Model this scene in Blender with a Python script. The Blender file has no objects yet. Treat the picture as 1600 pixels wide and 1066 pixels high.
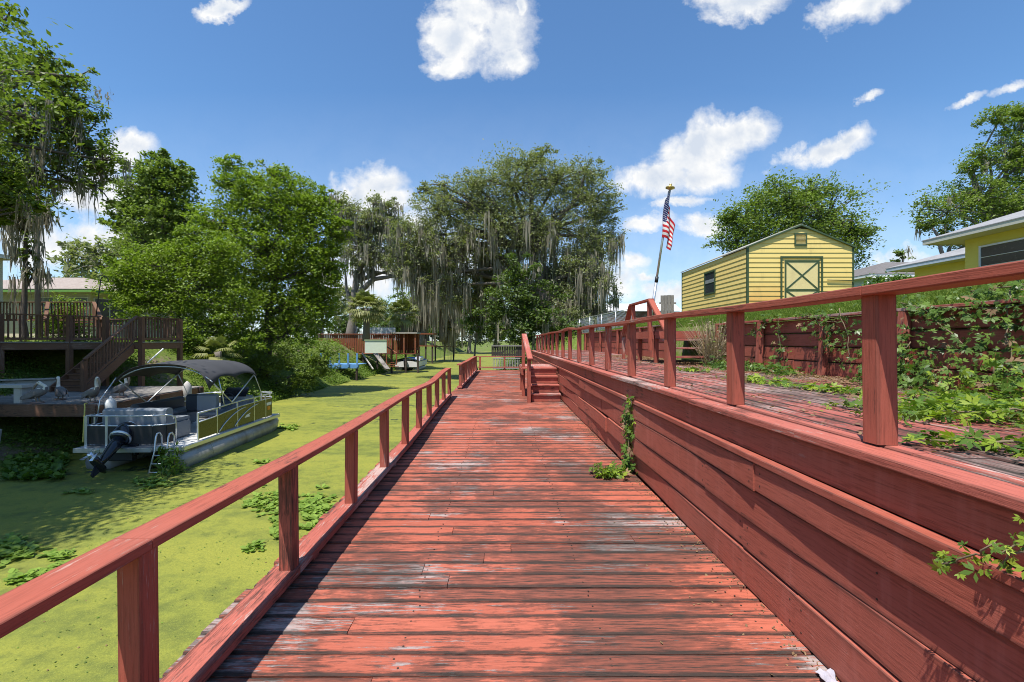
import bpy, math, random
import numpy as np
from mathutils import Vector, Matrix
C = bpy.context.scene.collection
R = math.radians
rng = random.Random(7)
F, VX, HY, EYE = 711.0, 786.0, 534.0, 1.5
WATER = -1.45

def P(px, py, d):
    """point of the place seen at photo pixel (px, py) when it stands d metres away"""
    return Vector(((px - VX) * d / F, d, EYE - (py - HY) * d / F))

def PZ(px, py, z):
    d = (EYE - z) * F / (py - HY)
    return Vector(((px - VX) * d / F, d, z))

# ---------------------------------------------------------------- tagging
def tag(o, label=None, cat=None, group=None, kind=None):
    if label: o['label'] = label
    if cat: o['category'] = cat
    if group: o['group'] = group
    if kind: o['kind'] = kind
    return o

def thing(name, label, cat, loc, group=None, kind=None):
    o = bpy.data.objects.new(name, None)
    o.empty_display_size = .2
    C.objects.link(o); o.location = loc
    return tag(o, label, cat, group, kind)

def wloc(o):
    v = Vector((0, 0, 0))
    while o is not None:
        v = v + Vector(o.location); o = o.parent
    return v

def copy_tree(o, parent=None):
    c = o.copy(); C.objects.link(c); c.parent = parent
    for ch in list(o.children): copy_tree(ch, c)
    return c

# ---------------------------------------------------------------- mesh builder
class MB:
    """collects pieces in world coordinates; every piece carries its own random number and lengthwise UVs"""
    def __init__(self):
        self.v, self.f, self.uv, self.r, self.mi, self.sm, self.e = [], [], [], [], [], [], []
    def add(self, verts, faces, uvs=None, rnd=None, mi=0, smooth=False, es=None):
        b = len(self.v)
        self.v += [tuple(p) for p in verts]
        r = rng.random() if rnd is None else rnd
        for k, fc in enumerate(faces):
            self.f.append([b + i for i in fc])
            self.uv.append([uvs[k][j] for j in range(len(fc))] if uvs else [(verts[i][0] + verts[i][1], verts[i][2] + .3 * verts[i][1]) for i in fc])
            self.r.append(r); self.mi.append(mi); self.sm.append(smooth)
            self.e.append(es[k] if es else [(.5, .5)] * len(fc))
        return self
    def beam(self, p0, p1, w, h, up=(0, 0, 1), ch=.004, rnd=None, mi=0, w1=None, h1=None):
        """a chamfered timber from p0 to p1, w across and h along up"""
        p0, p1 = Vector(p0), Vector(p1)
        d = p1 - p0; L = d.length
        if L < 1e-6: return self
        d = d / L
        s = d.cross(Vector(up))
        if s.length < 1e-4: s = d.cross(Vector((0, 1, 0)))
        s.normalize(); u = s.cross(d).normalized()
        w1 = w if w1 is None else w1; h1 = h if h1 is None else h1
        ch = min(ch, .3 * w, .3 * h)
        def ring(p, w, h):
            a, b = w / 2, h / 2
            pr = [(-a + ch, -b), (a - ch, -b), (a, -b + ch), (a, b - ch), (a - ch, b), (-a + ch, b), (-a, b - ch), (-a, -b + ch)]
            return [p + s * x + u * y for x, y in pr], pr
        r0, pr = ring(p0, w, h); r1, _ = ring(p1, w1, h1)
        vs = r0 + r1; fs, uvs, es = [], [], []
        off = rng.uniform(0, 60); offv = rng.uniform(0, 30)
        acc = 0
        for i in range(8):
            j = (i + 1) % 8
            seg = math.dist(pr[i], pr[j])
            fs.append([i, j, 8 + j, 8 + i])
            uvs.append([(off, offv + acc), (off, offv + acc + seg), (off + L, offv + acc + seg), (off + L, offv + acc)])
            acc += seg
            es.append([(0, 0), (1, 0), (1, 1), (0, 1)] if i % 2 == 0 else [(0, 0), (0, 0), (0, 1), (0, 1)])
        fs.append([7, 6, 5, 4, 3, 2, 1, 0]); uvs.append([(off + pr[k][0] * .3, offv + pr[k][1]) for k in range(7, -1, -1)])
        fs.append([8 + k for k in range(8)]); uvs.append([(off + L + pr[k][0] * .3, offv + pr[k][1]) for k in range(8)])
        es += [[(.5, .5)] * 8] * 2
        return self.add(vs, fs, uvs, rnd, mi, False, es)
    def box(self, x0, x1, y0, y1, z0, z1, ch=.004, rnd=None, mi=0):
        dx, dy, dz = x1 - x0, y1 - y0, z1 - z0
        cx, cy, cz = (x0 + x1) / 2, (y0 + y1) / 2, (z0 + z1) / 2
        if dx >= dy and dx >= dz: return self.beam((x0, cy, cz), (x1, cy, cz), dy, dz, (0, 0, 1), ch, rnd, mi)
        if dy >= dz: return self.beam((cx, y0, cz), (cx, y1, cz), dx, dz, (0, 0, 1), ch, rnd, mi)
        return self.beam((cx, cy, z0), (cx, cy, z1), dx, dy, (0, 1, 0), ch, rnd, mi)
    def tube(self, pts, rad, n=8, rnd=None, mi=0, cap=True, smooth=True):
        pts = [Vector(p) for p in pts]
        rads = rad if isinstance(rad, (list, tuple)) else [rad] * len(pts)
        vs, fs, uvs = [], [], []
        prev = None; L = 0; off = rng.uniform(0, 40)
        for k, p in enumerate(pts):
            t = (pts[min(k + 1, len(pts) - 1)] - pts[max(k - 1, 0)])
            t = t.normalized() if t.length > 1e-9 else Vector((0, 0, 1))
            if prev is None:
                a = t.cross(Vector((0, 0, 1)))
                if a.length < 1e-3: a = t.cross(Vector((1, 0, 0)))
            else:
                a = prev - t * prev.dot(t)
                if a.length < 1e-6: a = t.cross(Vector((1, 0, 0)))
            a.normalize(); prev = a; b = t.cross(a)
            for i in range(n):
                th = 2 * math.pi * i / n
                vs.append(p + (a * math.cos(th) + b * math.sin(th)) * rads[k])
            if k:
                dl = (p - pts[k - 1]).length
                for i in range(n):
                    j = (i + 1) % n
                    fs.append([(k - 1) * n + i, (k - 1) * n + j, k * n + j, k * n + i])
                    v0, v1 = i * rads[k] * 6.28 / n, (i + 1) * rads[k] * 6.28 / n
                    uvs.append([(off + L, v0), (off + L, v1), (off + L + dl, v1), (off + L + dl, v0)])
                L += dl
        if cap:
            fs.append(list(range(n - 1, -1, -1))); uvs.append([(off, i * .01) for i in range(n)])
            fs.append([(len(pts) - 1) * n + i for i in range(n)]); uvs.append([(off, i * .01) for i in range(n)])
        return self.add(vs, fs, uvs, rnd, mi, smooth)
    def lathe(self, c, prof, n=16, axis=(0, 0, 1), rnd=None, mi=0, smooth=True):
        c = Vector(c); ax = Vector(axis).normalized()
        a = ax.cross(Vector((0, 1, 0)))
        if a.length < 1e-3: a = ax.cross(Vector((1, 0, 0)))
        a.normalize(); b = ax.cross(a)
        vs, fs = [], []
        for r, h in prof:
            for i in range(n):
                th = 2 * math.pi * i / n
                vs.append(c + ax * h + (a * math.cos(th) + b * math.sin(th)) * max(r, 1e-4))
        for k in range(len(prof) - 1):
            for i in range(n):
                j = (i + 1) % n
                fs.append([k * n + i, k * n + j, (k + 1) * n + j, (k + 1) * n + i])
        fs.append(list(range(n - 1, -1, -1))); fs.append([(len(prof) - 1) * n + i for i in range(n)])
        return self.add(vs, fs, None, rnd, mi, smooth)
    def prism(self, poly, ext, rnd=None, mi=0):
        """poly: 3-D outline; ext: extrusion vector"""
        poly = [Vector(p) for p in poly]; e = Vector(ext); n = len(poly)
        vs = poly + [p + e for p in poly]
        fs = [list(range(n - 1, -1, -1)), [n + i for i in range(n)]]
        for i in range(n):
            j = (i + 1) % n
            fs.append([i, j, n + j, n + i])
        return self.add(vs, fs, None, rnd, mi)
    def quad(self, a, b, c, d, rnd=None, mi=0):
        a, b, c, d = map(Vector, (a, b, c, d))
        l, w = (b - a).length, (d - a).length
        return self.add([a, b, c, d], [[0, 1, 2, 3]], [[(0, 0), (l, 0), (l, w), (0, w)]], rnd, mi)
    def grid(self, fn, nu, nv, rnd=None, mi=0, smooth=True):
        vs, fs, uvs = [], [], []
        for i in range(nu + 1):
            for j in range(nv + 1): vs.append(fn(i / nu, j / nv))
        for i in range(nu):
            for j in range(nv):
                fs.append([i * (nv + 1) + j, (i + 1) * (nv + 1) + j, (i + 1) * (nv + 1) + j + 1, i * (nv + 1) + j + 1])
                uvs.append([(i / nu, j / nv), ((i + 1) / nu, j / nv), ((i + 1) / nu, (j + 1) / nv), (i / nu, (j + 1) / nv)])
        return self.add(vs, fs, uvs, rnd, mi, smooth)
    def build(self, name, mats, parent=None, loc=None, fix=True):
        me = bpy.data.meshes.new(name)
        o0 = wloc(parent) if parent is not None else Vector(loc or (0, 0, 0))
        ox, oy, oz = o0
        me.from_pydata([(x - ox, y - oy, z - oz) for x, y, z in self.v], [], self.f)
        uvl = me.uv_layers.new(name='UVMap')
        flat = [c for fc in self.uv for p in fc for c in p]
        uvl.data.foreach_set('uv', flat)
        el_ = me.uv_layers.new(name='E'); el_.data.foreach_set('uv', [c for fc in self.e for p in fc for c in p])
        at = me.attributes.new('rnd', 'FLOAT', 'FACE'); at.data.foreach_set('value', self.r)
        me.polygons.foreach_set('material_index', self.mi)
        me.polygons.foreach_set('use_smooth', self.sm)
        for m in (mats if isinstance(mats, (list, tuple)) else [mats]): me.materials.append(m)
        if fix:
            import bmesh
            bm = bmesh.new(); bm.from_mesh(me); bmesh.ops.recalc_face_normals(bm, faces=bm.faces); bm.to_mesh(me); bm.free()
        me.update()
        o = bpy.data.objects.new(name, me); C.objects.link(o)
        if parent is not None: o.parent = parent
        else: o.location = o0
        return o

# ---------------------------------------------------------------- materials
class NT:
    def __init__(self, name):
        self.m = bpy.data.materials.new(name); self.m.use_nodes = True
        self.t = self.m.node_tree; self.t.nodes.clear()
        self.out = self.t.nodes.new('ShaderNodeOutputMaterial')
    def n(self, typ, ins=None, **kw):
        nd = self.t.nodes.new(typ)
        for k, v in kw.items(): setattr(nd, k, v)
        for k, v in (ins or {}).items(): self.put(nd.inputs[k], v)
        return nd
    def put(self, sock, v):
        if isinstance(v, bpy.types.NodeSocket): self.t.links.new(v, sock)
        elif isinstance(v, bpy.types.Node): self.t.links.new(v.outputs[0], sock)
        else:
            if hasattr(sock.default_value, '__len__') and len(sock.default_value) == 4 and len(v) == 3: v = (*v, 1)
            sock.default_value = v
    def coord(self, which='Object'): return self.n('ShaderNodeTexCoord').outputs[which]
    def attr(self, name='rnd'): return self.n('ShaderNodeAttribute', attribute_name=name).outputs['Fac']
    def mapv(self, vec, scale=(1, 1, 1), loc=(0, 0, 0), rot=(0, 0, 0)):
        return self.n('ShaderNodeMapping', {'Vector': vec, 'Scale': scale, 'Location': loc, 'Rotation': rot}).outputs[0]
    def noise(self, vec, scale=5, detail=4, rough=.55, dist=0):
        return self.n('ShaderNodeTexNoise', {'Vector': vec, 'Scale': scale, 'Detail': detail, 'Roughness': rough, 'Distortion': dist}).outputs['Fac']
    def ramp(self, fac, stops, interp='LINEAR'):
        nd = self.n('ShaderNodeValToRGB', {'Fac': fac}); cr = nd.color_ramp; cr.interpolation = interp
        while len(cr.elements) < len(stops): cr.elements.new(.5)
        for e, (p, c) in zip(cr.elements, stops):
            e.position = p; e.color = (*c, 1) if hasattr(c, '__len__') else (c, c, c, 1)
        return nd.outputs[0]
    def math(self, op, a, b=0.0, clamp=False):
        nd = self.n('ShaderNodeMath', {0: a, 1: b}, operation=op); nd.use_clamp = clamp
        return nd.outputs[0]
    def mix(self, fac, a, b, blend='MIX'):
        nd = self.n('ShaderNodeMix', data_type='RGBA', blend_type=blend)
        self.put(nd.inputs[0], fac); self.put(nd.inputs[6], a); self.put(nd.inputs[7], b)
        return nd.outputs[2]
    def bsdf(self, col, rough=.6, metal=0.0, bump=None, bstr=.3, bdist=.01, spec=.4, **extra):
        nd = self.n('ShaderNodeBsdfPrincipled', {'Base Color': col, 'Roughness': rough, 'Metallic': metal, 'Specular IOR Level': spec})
        for k, v in extra.items(): self.put(nd.inputs[k.replace('_', ' ')], v)
        if bump is not None:
            b = self.n('ShaderNodeBump', {'Height': bump, 'Strength': bstr, 'Distance': bdist})
            self.t.links.new(b.outputs[0], nd.inputs['Normal'])
        return nd
    def done(self, sh):
        self.put(self.out.inputs[0], sh if isinstance(sh, bpy.types.NodeSocket) else sh.outputs[0]); return self.m

def m_wood(name, cols, grey=(.26, .23, .21), dark=(.035, .03, .026), wear=.45, mold=.5, grain=26, pr=.62, coord_scale=.6, bstr=.5, var=.25, edge=.5, ecol=None, spots=(), runs=0.0):
    """timber with worn paint: grain runs along u; cols = two tones of the paint"""
    t = NT(name)
    uv = t.coord('UV'); ob = t.coord('Object'); r = t.attr()
    big = t.noise(t.mapv(ob, (1, 1, 1)), coord_scale, 4, .6)
    big2 = t.noise(t.mapv(ob, (1, 1, 1), (13, 5, 3)), coord_scale * 1.4, 5, .65)
    g1 = t.noise(t.mapv(uv, (4.0, grain * 2.0, 1)), 1.0, 8, .72)
    g3 = t.noise(t.mapv(uv, (5.5, grain * 1.9, 1), (7, 3, 0)), 1.0, 8, .76)
    g2 = t.noise(t.mapv(uv, (5, grain * 4, 1)), 1.0, 5, .7)
    fine = t.noise(t.mapv(uv, (12, 90, 1)), 2.0, 4, .7)
    c0 = lambda x, k: t.math('MULTIPLY', t.math('SUBTRACT', x, .5), k)
    add3 = lambda a, b, c: t.math('ADD', t.math('ADD', a, b), c)
    paint = t.mix(t.math('ADD', t.math('MULTIPLY', r, .55), t.math('MULTIPLY', g1, .45)), cols[0], cols[1])
    paint = t.mix(t.ramp(g2, [(.36, .72), (.52, 0)]), paint, tuple(c * .45 for c in cols[0]))
    paint = t.mix(t.ramp(big, [(.38, 0), (.68, .35)]), paint, tuple(min(1, c * .8 + .045) for c in cols[0]))
    if runs: paint = t.mix(t.ramp(t.noise(t.mapv(ob, (5, 5, .7)), 1.6, 4, .65), [(.52, 0), (.68, runs)]), paint, tuple(min(1, c * 1.1 + .06) for c in cols[0]))
    paint = t.mix(t.ramp(fine, [(.60, 0), (.72, .22)]), paint, tuple(min(1, c * 1.35 + .05) for c in cols[0]))
    col = paint
    # wear: grey wood showing through, in streaks along the grain
    w = add3(c0(g1, 1.7), c0(big, 1.7), c0(r, var * .9))
    t0 = .5 - .75 * wear
    wm = t.ramp(t.math('ADD', w, .5), [(t0 + .48, 0), (t0 + .53, 1)])
    col = t.mix(t.math('MULTIPLY', wm, t.ramp(fine, [(.3, .45), (.6, .95)])), col, t.mix(g2, tuple(c * .55 for c in grey), tuple(min(1, c * 1.7) for c in grey)))
    # mould / dirt
    md = add3(c0(g3, 1.7), c0(big2, 2.0), c0(t.math('FRACT', t.math('MULTIPLY', r, 7.3)), var * .8))
    for (sx, sy, rx, ry, k) in spots:     # mildew beds with a place of their own
        q = t.n('ShaderNodeVectorMath', {0: t.n('ShaderNodeMapping', {'Vector': ob, 'Location': (sx, sy, 0), 'Scale': (rx, ry, 1)}, vector_type='TEXTURE').outputs[0]}, operation='LENGTH').outputs['Value']
        md = t.math('ADD', md, t.math('MULTIPLY', t.math('SUBTRACT', 1.0, q, True), k))
    t1 = .5 - .75 * mold
    mm = t.ramp(t.math('ADD', md, .5), [(t1 + .46, 0), (t1 + .54, .7), (t1 + .75, 1)])
    col = t.mix(t.math('MULTIPLY', mm, t.ramp(g2, [(.36, 1.0), (.58, .5)])), col, dark)
    # edges of every timber: dirt in the joints, or bare worn arrises
    ev = t.n('ShaderNodeSeparateXYZ', {0: t.n('ShaderNodeUVMap', uv_map='E').outputs[0]})
    ex = t.math('ABSOLUTE', t.math('MULTIPLY', c0(ev.outputs[0], 1.0), 2.0))
    em = t.ramp(t.math('ADD', ex, t.math('ADD', c0(g1, .9), c0(g2, .5))), [(.80, 0), (1.0, 1)])
    col = t.mix(t.math('MULTIPLY', em, edge), col, ecol or dark)
    bump = t.math('ADD', t.math('MULTIPLY', g2, .6), t.math('ADD', t.math('MULTIPLY', fine, .3), t.math('MULTIPLY', wm, -.25)))
    return t.done(t.bsdf(col, t.math('ADD', pr, t.math('MULTIPLY', wm, .2), True), bump=bump, bstr=bstr, bdist=.006, spec=.12))

def m_plain(name, col, rough=.5, metal=0.0, var=.12, scale=6, bump=0.0, spec=.4, dirt=None, dirt_amt=.4):
    t = NT(name); ob = t.coord('Object')
    n = t.noise(ob, scale, 4, .6)
    c = t.mix(n, tuple(x * (1 - var) for x in col), tuple(min(1, x * (1 + var)) for x in col))
    if dirt:
        d = t.ramp(t.noise(t.mapv(ob, (1, 1, .5), (3, 8, 1)), scale * .6, 5, .65), [(.5, 0), (.7, dirt_amt)])
        c = t.mix(d, c, dirt)
    rr = t.math('ADD', rough - .08, t.math('MULTIPLY', n, .16), True)
    return t.done(t.bsdf(c, rr, metal, bump=t.noise(ob, scale * 8, 3) if bump else None, bstr=bump, spec=spec))

def m_leaf(name, a, b, trans=.35, rough=.5, tint=(1.0, 1.15, .35)):
    t = NT(name); r = t.attr()
    ob = t.coord('Object')
    c = t.mix(t.math('ADD', t.math('MULTIPLY', r, .7), t.math('MULTIPLY', t.noise(ob, .9, 2), .3)), a, b)
    d = t.bsdf(c, rough, spec=.22)
    tr = t.n('ShaderNodeBsdfTranslucent', {'Color': t.mix(1.0, c, (*tint, 1), 'MULTIPLY')})
    mx = t.n('ShaderNodeMixShader', {0: trans, 1: d, 2: tr})
    return t.done(mx)

def m_bark(name, a, b):
    t = NT(name); uv = t.coord('UV'); ob = t.coord('Object')
    n = t.noise(t.mapv(uv, (2, 9, 1)), 2.0, 6, .7); k = t.noise(ob, 1.5, 4)
    c = t.mix(t.math('MULTIPLY', n, t.math('ADD', k, .5)), a, b)
    return t.done(t.bsdf(c, .9, bump=n, bstr=.8, bdist=.03, spec=.15))

# ---------------------------------------------------------------- foliage (numpy)
def np_mesh(name, verts, nface, k, rnd, mats, parent=None, loc=(0, 0, 0), mi=None):
    """faces of k vertices each, stored one after another"""
    o0 = np.array(wloc(parent) if parent is not None else loc, dtype=np.float32)
    me = bpy.data.meshes.new(name)
    v = (verts - o0).astype(np.float32)
    me.vertices.add(len(v)); me.vertices.foreach_set('co', v.ravel())
    me.loops.add(nface * k); me.loops.foreach_set('vertex_index', np.arange(nface * k, dtype=np.int32))
    me.polygons.add(nface); me.polygons.foreach_set('loop_start', np.arange(0, nface * k, k, dtype=np.int32))
    at = me.attributes.new('rnd', 'FLOAT', 'FACE'); at.data.foreach_set('value', rnd.astype(np.float32))
    if mi is not None: me.polygons.foreach_set('material_index', mi.astype(np.int32))
    for m in (mats if isinstance(mats, (list, tuple)) else [mats]): me.materials.append(m)
    me.update(calc_edges=True)
    o = bpy.data.objects.new(name, me); C.objects.link(o)
    if parent is not None: o.parent = parent
    else: o.location = loc
    return o

def leaf_quads(c, size, g, up=.5, ratio=.5, droop=0.0, out=None):
    """one four-cornered leaf per centre, random tilt, normals leaning to up"""
    n = len(c)
    nr = g.normal(size=(n, 3)); nr /= np.linalg.norm(nr, axis=1)[:, None]
    nr[:, 2] = np.abs(nr[:, 2]) + up
    if out is not None: nr += out * .5
    nr /= np.linalg.norm(nr, axis=1)[:, None]
    d = g.normal(size=(n, 3)); d[:, 2] -= droop
    d -= nr * (d * nr).sum(1)[:, None]; d /= np.linalg.norm(d, axis=1)[:, None] + 1e-9
    s = np.cross(nr, d)
    L = size * g.uniform(.65, 1.35, n)[:, None]
    W = L * ratio
    v = np.empty((n, 4, 3))
    v[:, 0] = c - d * L * .5
    v[:, 1] = c + s * W * .5 - nr * L * .05
    v[:, 2] = c + d * L * .5 - nr * L * .12
    v[:, 3] = c - s * W * .5 - nr * L * .05
    return v.reshape(-1, 3)

def strands(c, length, width, g, per=7, spread=.12):
    """hanging moss: thin ribbons of two quads each below every point"""
    n = len(c)
    cc = np.repeat(c, per, 0) + g.normal(size=(n * per, 3)) * np.array([spread, spread, .1])
    L = np.repeat(length, per) * g.uniform(.35, 1.1, n * per)
    th = g.uniform(0, np.pi, n * per)
    w = width * g.uniform(.5, 1.4, n * per)
    sx = np.stack([np.cos(th) * w, np.sin(th) * w, 0 * th], 1)
    j1 = g.normal(size=(n * per, 3)) * np.array([.04, .04, 0]); j2 = j1 + g.normal(size=(n * per, 3)) * np.array([.07, .07, 0])
    dz = np.zeros((n * per, 3)); dz[:, 2] = L
    a, b, e = cc, cc - dz * .45 + j1, cc - dz + j2
    v = np.empty((n * per, 8, 3))
    v[:, 0] = a - sx * .6; v[:, 1] = a + sx * .6; v[:, 2] = b + sx; v[:, 3] = b - sx
    v[:, 4] = b - sx; v[:, 5] = b + sx; v[:, 6] = e + sx * .15; v[:, 7] = e - sx * .15
    return v.reshape(-1, 3)

def blob_points(blobs, n, g, clump=.22, per=60, shell=.55, flat=.6, spray=.12):
    """leaf centres gathered in clumps through a list of ellipsoids; returns points, clump centres, clump blob index"""
    b = np.array([q[:6] for q in blobs], float)
    wgt = np.array([(q[6] if len(q) > 6 else 1.0) for q in blobs]) * (b[:, 3] * b[:, 4] * b[:, 5]) ** (2 / 3)
    wgt /= wgt.sum()
    nc = max(4, n // per)
    bi = g.choice(len(b), nc, p=wgt)
    d = g.normal(size=(nc, 3)); d /= np.linalg.norm(d, axis=1)[:, None]
    rr = shell + (1 - shell) * g.uniform(0, 1, nc) ** .6
    far = g.uniform(0, 1, nc) < spray
    rr[far] *= g.uniform(1.0, 1.38, far.sum())
    inn = g.uniform(0, 1, nc) < .22
    rr[inn] = g.uniform(.1, .6, inn.sum())
    cc = b[bi, :3] + d * rr[:, None] * b[bi, 3:6]
    k = g.integers(int(per * .5), int(per * 1.6), nc)
    idx = np.repeat(np.arange(nc), k)
    rad = (b[bi, 3:6].mean(1) * clump * g.uniform(.6, 1.5, nc))
    off = g.normal(size=(len(idx), 3)) * np.array([1, 1, flat])
    pts = cc[idx] + off * rad[idx][:, None] * .62
    return pts, cc, bi, idx

def make_tree(name, label, cat, base, blobs, n, leaf, mat, bark, tr=.25, seed=1, group=None, moss=None, trunk_path=None,
              per=60, clump=.22, ratio=.5, up=.5, shell=.55, limbs=True, spray=.2, droop=0.0, twig=.5, extra_limbs=(), flat=.6, kind_stuff=None):
    g = np.random.default_rng(seed); rl = random.Random(seed)
    root = thing(name, label, cat, base, group)
    base = Vector(base)
    pts, cc, bi, idx = blob_points(blobs, n, g, clump, per, shell, flat, spray)
    v = leaf_quads(pts, leaf, g, up, ratio, droop)
    ctone = g.uniform(0, 1, len(cc))
    np_mesh('crown', v, len(pts), 4, np.clip(g.uniform(0, 1, len(pts)) * .6 + ctone[idx] * .4, 0, 1), mat, root)
    # trunk, limbs and twigs
    mb = MB()
    top = Vector(trunk_path[-1]) if trunk_path else Vector((sum(q[0] for q in blobs) / len(blobs), base.y, base.z + .45 * (max(q[2] for q in blobs) - base.z)))
    path = [base - Vector((0, 0, .3))] + ([Vector(p) for p in trunk_path] if trunk_path else [base.lerp(top, .3) + Vector((rl.uniform(-.2, .2), 0, 0)), base.lerp(top, .65) + Vector((rl.uniform(-.3, .3), 0, 0)), top])
    rr = [tr * (1.35 if k == 0 else 1 - .5 * k / (len(path) - 1)) for k in range(len(path))]
    def fine(pth, rad):
        P2, R2 = [], []
        for k in range(len(pth) - 1):
            for s in range(4):
                q = pth[k].lerp(pth[k + 1], s / 4)
                P2.append(q + Vector((rl.gauss(0, .12), rl.gauss(0, .12), rl.gauss(0, .05))) * rad[k] * (1 if s else 0)); R2.append(rad[k] + (rad[k + 1] - rad[k]) * s / 4)
        return P2 + [pth[-1]], R2 + [rad[-1]]
    mb.tube(*fine(path, rr), n=9)
    for lp, r0 in extra_limbs:
        lp = [Vector(p) for p in lp]
        mb.tube(*fine(lp, [r0 * (1 - .7 * k / (len(lp) - 1)) for k in range(len(lp))]), n=7)
    if limbs:
        for q in blobs:
            c = Vector(q[:3]); st = min(path[1:], key=lambda p: (p - c).length + (2 if p.z > c.z + q[5] * .3 else 0))
            mid = st.lerp(c, .5) + Vector((rl.gauss(0, .1), rl.gauss(0, .1), rl.uniform(.02, .12))) * (c - st).length
            mb.tube(*fine([st, mid, c], [tr * .42, tr * .28, tr * .12]), n=6, cap=False)
    m = min(len(cc), int(len(cc) * twig)) if twig else 0
    for k in g.choice(len(cc), m, replace=False) if m else []:
        q = blobs[bi[k]]; c = Vector(q[:3]); e = Vector(cc[k])
        st = c.lerp(e, rl.uniform(.05, .3)); mid = st.lerp(e, .5) + Vector((0, 0, .08 * (e - st).length))
        mb.tube([st, mid, e], [tr * .1, tr * .07, tr * .03], n=4, cap=False)
    mb.build('trunk', bark, root, fix=False)
    if moss:
        nm, lmin, lmax, wd, mmat, zsel = moss
        ok = np.nonzero(zsel(cc))[0] if zsel else np.arange(len(cc))
        ck = cc[g.choice(ok, nm)] + g.normal(size=(nm, 3)) * .25
        L = g.uniform(lmin, lmax, nm) * g.uniform(.4, 1, nm)
        sv = strands(ck, L, wd, g, per=12, spread=wd * 3.0)
        np_mesh('moss', sv, len(sv) // 4, 4, g.uniform(0, 1, len(sv) // 4), mmat, root)
    return root

def pxblobs(d, lst):
    """(px, py, rx, ry[, dd, weight]) at distance d -> world ellipsoids"""
    out = []
    for q in lst:
        px, py, rx, ry = q[:4]; dd = q[4] if len(q) > 4 else 0; w = q[5] if len(q) > 5 else 1
        p = P(px, py, d + dd); s = (d + dd) / F
        out.append((p.x, p.y, p.z, rx * s, .85 * (rx + ry) / 2 * s, ry * s, w))
    return out
EXPOSURE, SUN_E, SKY_E, CLOUD, SKYTINT = .60, 5.0, .097, 7.0, (.77, 1.07, 1.28, 1)
# ================================================================ camera, light, sky
sc = bpy.context.scene
cam = bpy.data.cameras.new('camera'); cam.sensor_width = 36; cam.lens = 16.0
cam.shift_x = 14 / 1600; cam.shift_y = 1 / 1600; cam.clip_start = .05; cam.clip_end = 3000
co = bpy.data.objects.new('camera', cam); C.objects.link(co); co.location = (0, 0, EYE); co.rotation_euler = (R(90), 0, 0)
sc.camera = co
sc.view_settings.view_transform = 'Standard'; sc.view_settings.look = 'None'
sc.view_settings.exposure = EXPOSURE; sc.view_settings.gamma = 1
sc.cycles.use_denoising = True; sc.cycles.filter_width = 1.0
sc.cycles.max_bounces = 7; sc.cycles.diffuse_bounces = 4; sc.cycles.transmission_bounces = 4; sc.cycles.transparent_max_bounces = 6
sc.cycles.sample_clamp_indirect = 6

SUN = Vector((.205, .33, -1)).normalized()
sl = bpy.data.lights.new('sun', 'SUN'); sl.energy = SUN_E; sl.angle = R(.5); sl.color = (1, .955, .88)
so = bpy.data.objects.new('sun', sl); C.objects.link(so); so.rotation_euler = SUN.to_track_quat('-Z', 'Y').to_euler(); so.location = (0, 0, 60)
el = math.asin(-SUN.z); az = math.atan2(-SUN.x, -SUN.y)

w = bpy.data.worlds.new('World'); sc.world = w; w.use_nodes = True
nt = w.node_tree; nt.nodes.clear()
class WT(NT):
    def __init__(self, t): self.t = t
W = WT(nt)
wo = nt.nodes.new('ShaderNodeOutputWorld')
sky = W.n('ShaderNodeTexSky', sky_type='NISHITA'); sky.sun_disc = False; sky.sun_elevation = el; sky.sun_rotation = az
sky.air_density = 1.0; sky.dust_density = .35; sky.ozone_density = 1.6; sky.altitude = 0
gen = W.n('ShaderNodeTexCoord').outputs['Generated']
sep = W.n('ShaderNodeSeparateXYZ', {0: gen})
yy = W.math('MAXIMUM', sep.outputs[1], .02)
u_ = W.math('DIVIDE', sep.outputs[0], yy); v_ = W.math('DIVIDE', sep.outputs[2], yy)
uv = W.n('ShaderNodeCombineXYZ', {0: u_, 1: v_, 2: 0.0}).outputs[0]
nz = W.n('ShaderNodeTexNoise', {'Vector': uv, 'Scale': 8.0, 'Detail': 9.0, 'Roughness': .64, 'Distortion': .2})
nz2 = W.n('ShaderNodeTexNoise', {'Vector': uv, 'Scale': 26.0, 'Detail': 6.0, 'Roughness': .65})
warp = W.n('ShaderNodeVectorMath', {0: nz.outputs['Color'], 1: (.5, .5, .5)}, operation='SUBTRACT')
warp = W.n('ShaderNodeVectorMath', {0: warp.outputs[0], 'Scale': .10}, operation='SCALE')
uvw = W.n('ShaderNodeVectorMath', {0: uv, 1: warp.outputs[0]}, operation='ADD').outputs[0]
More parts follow.
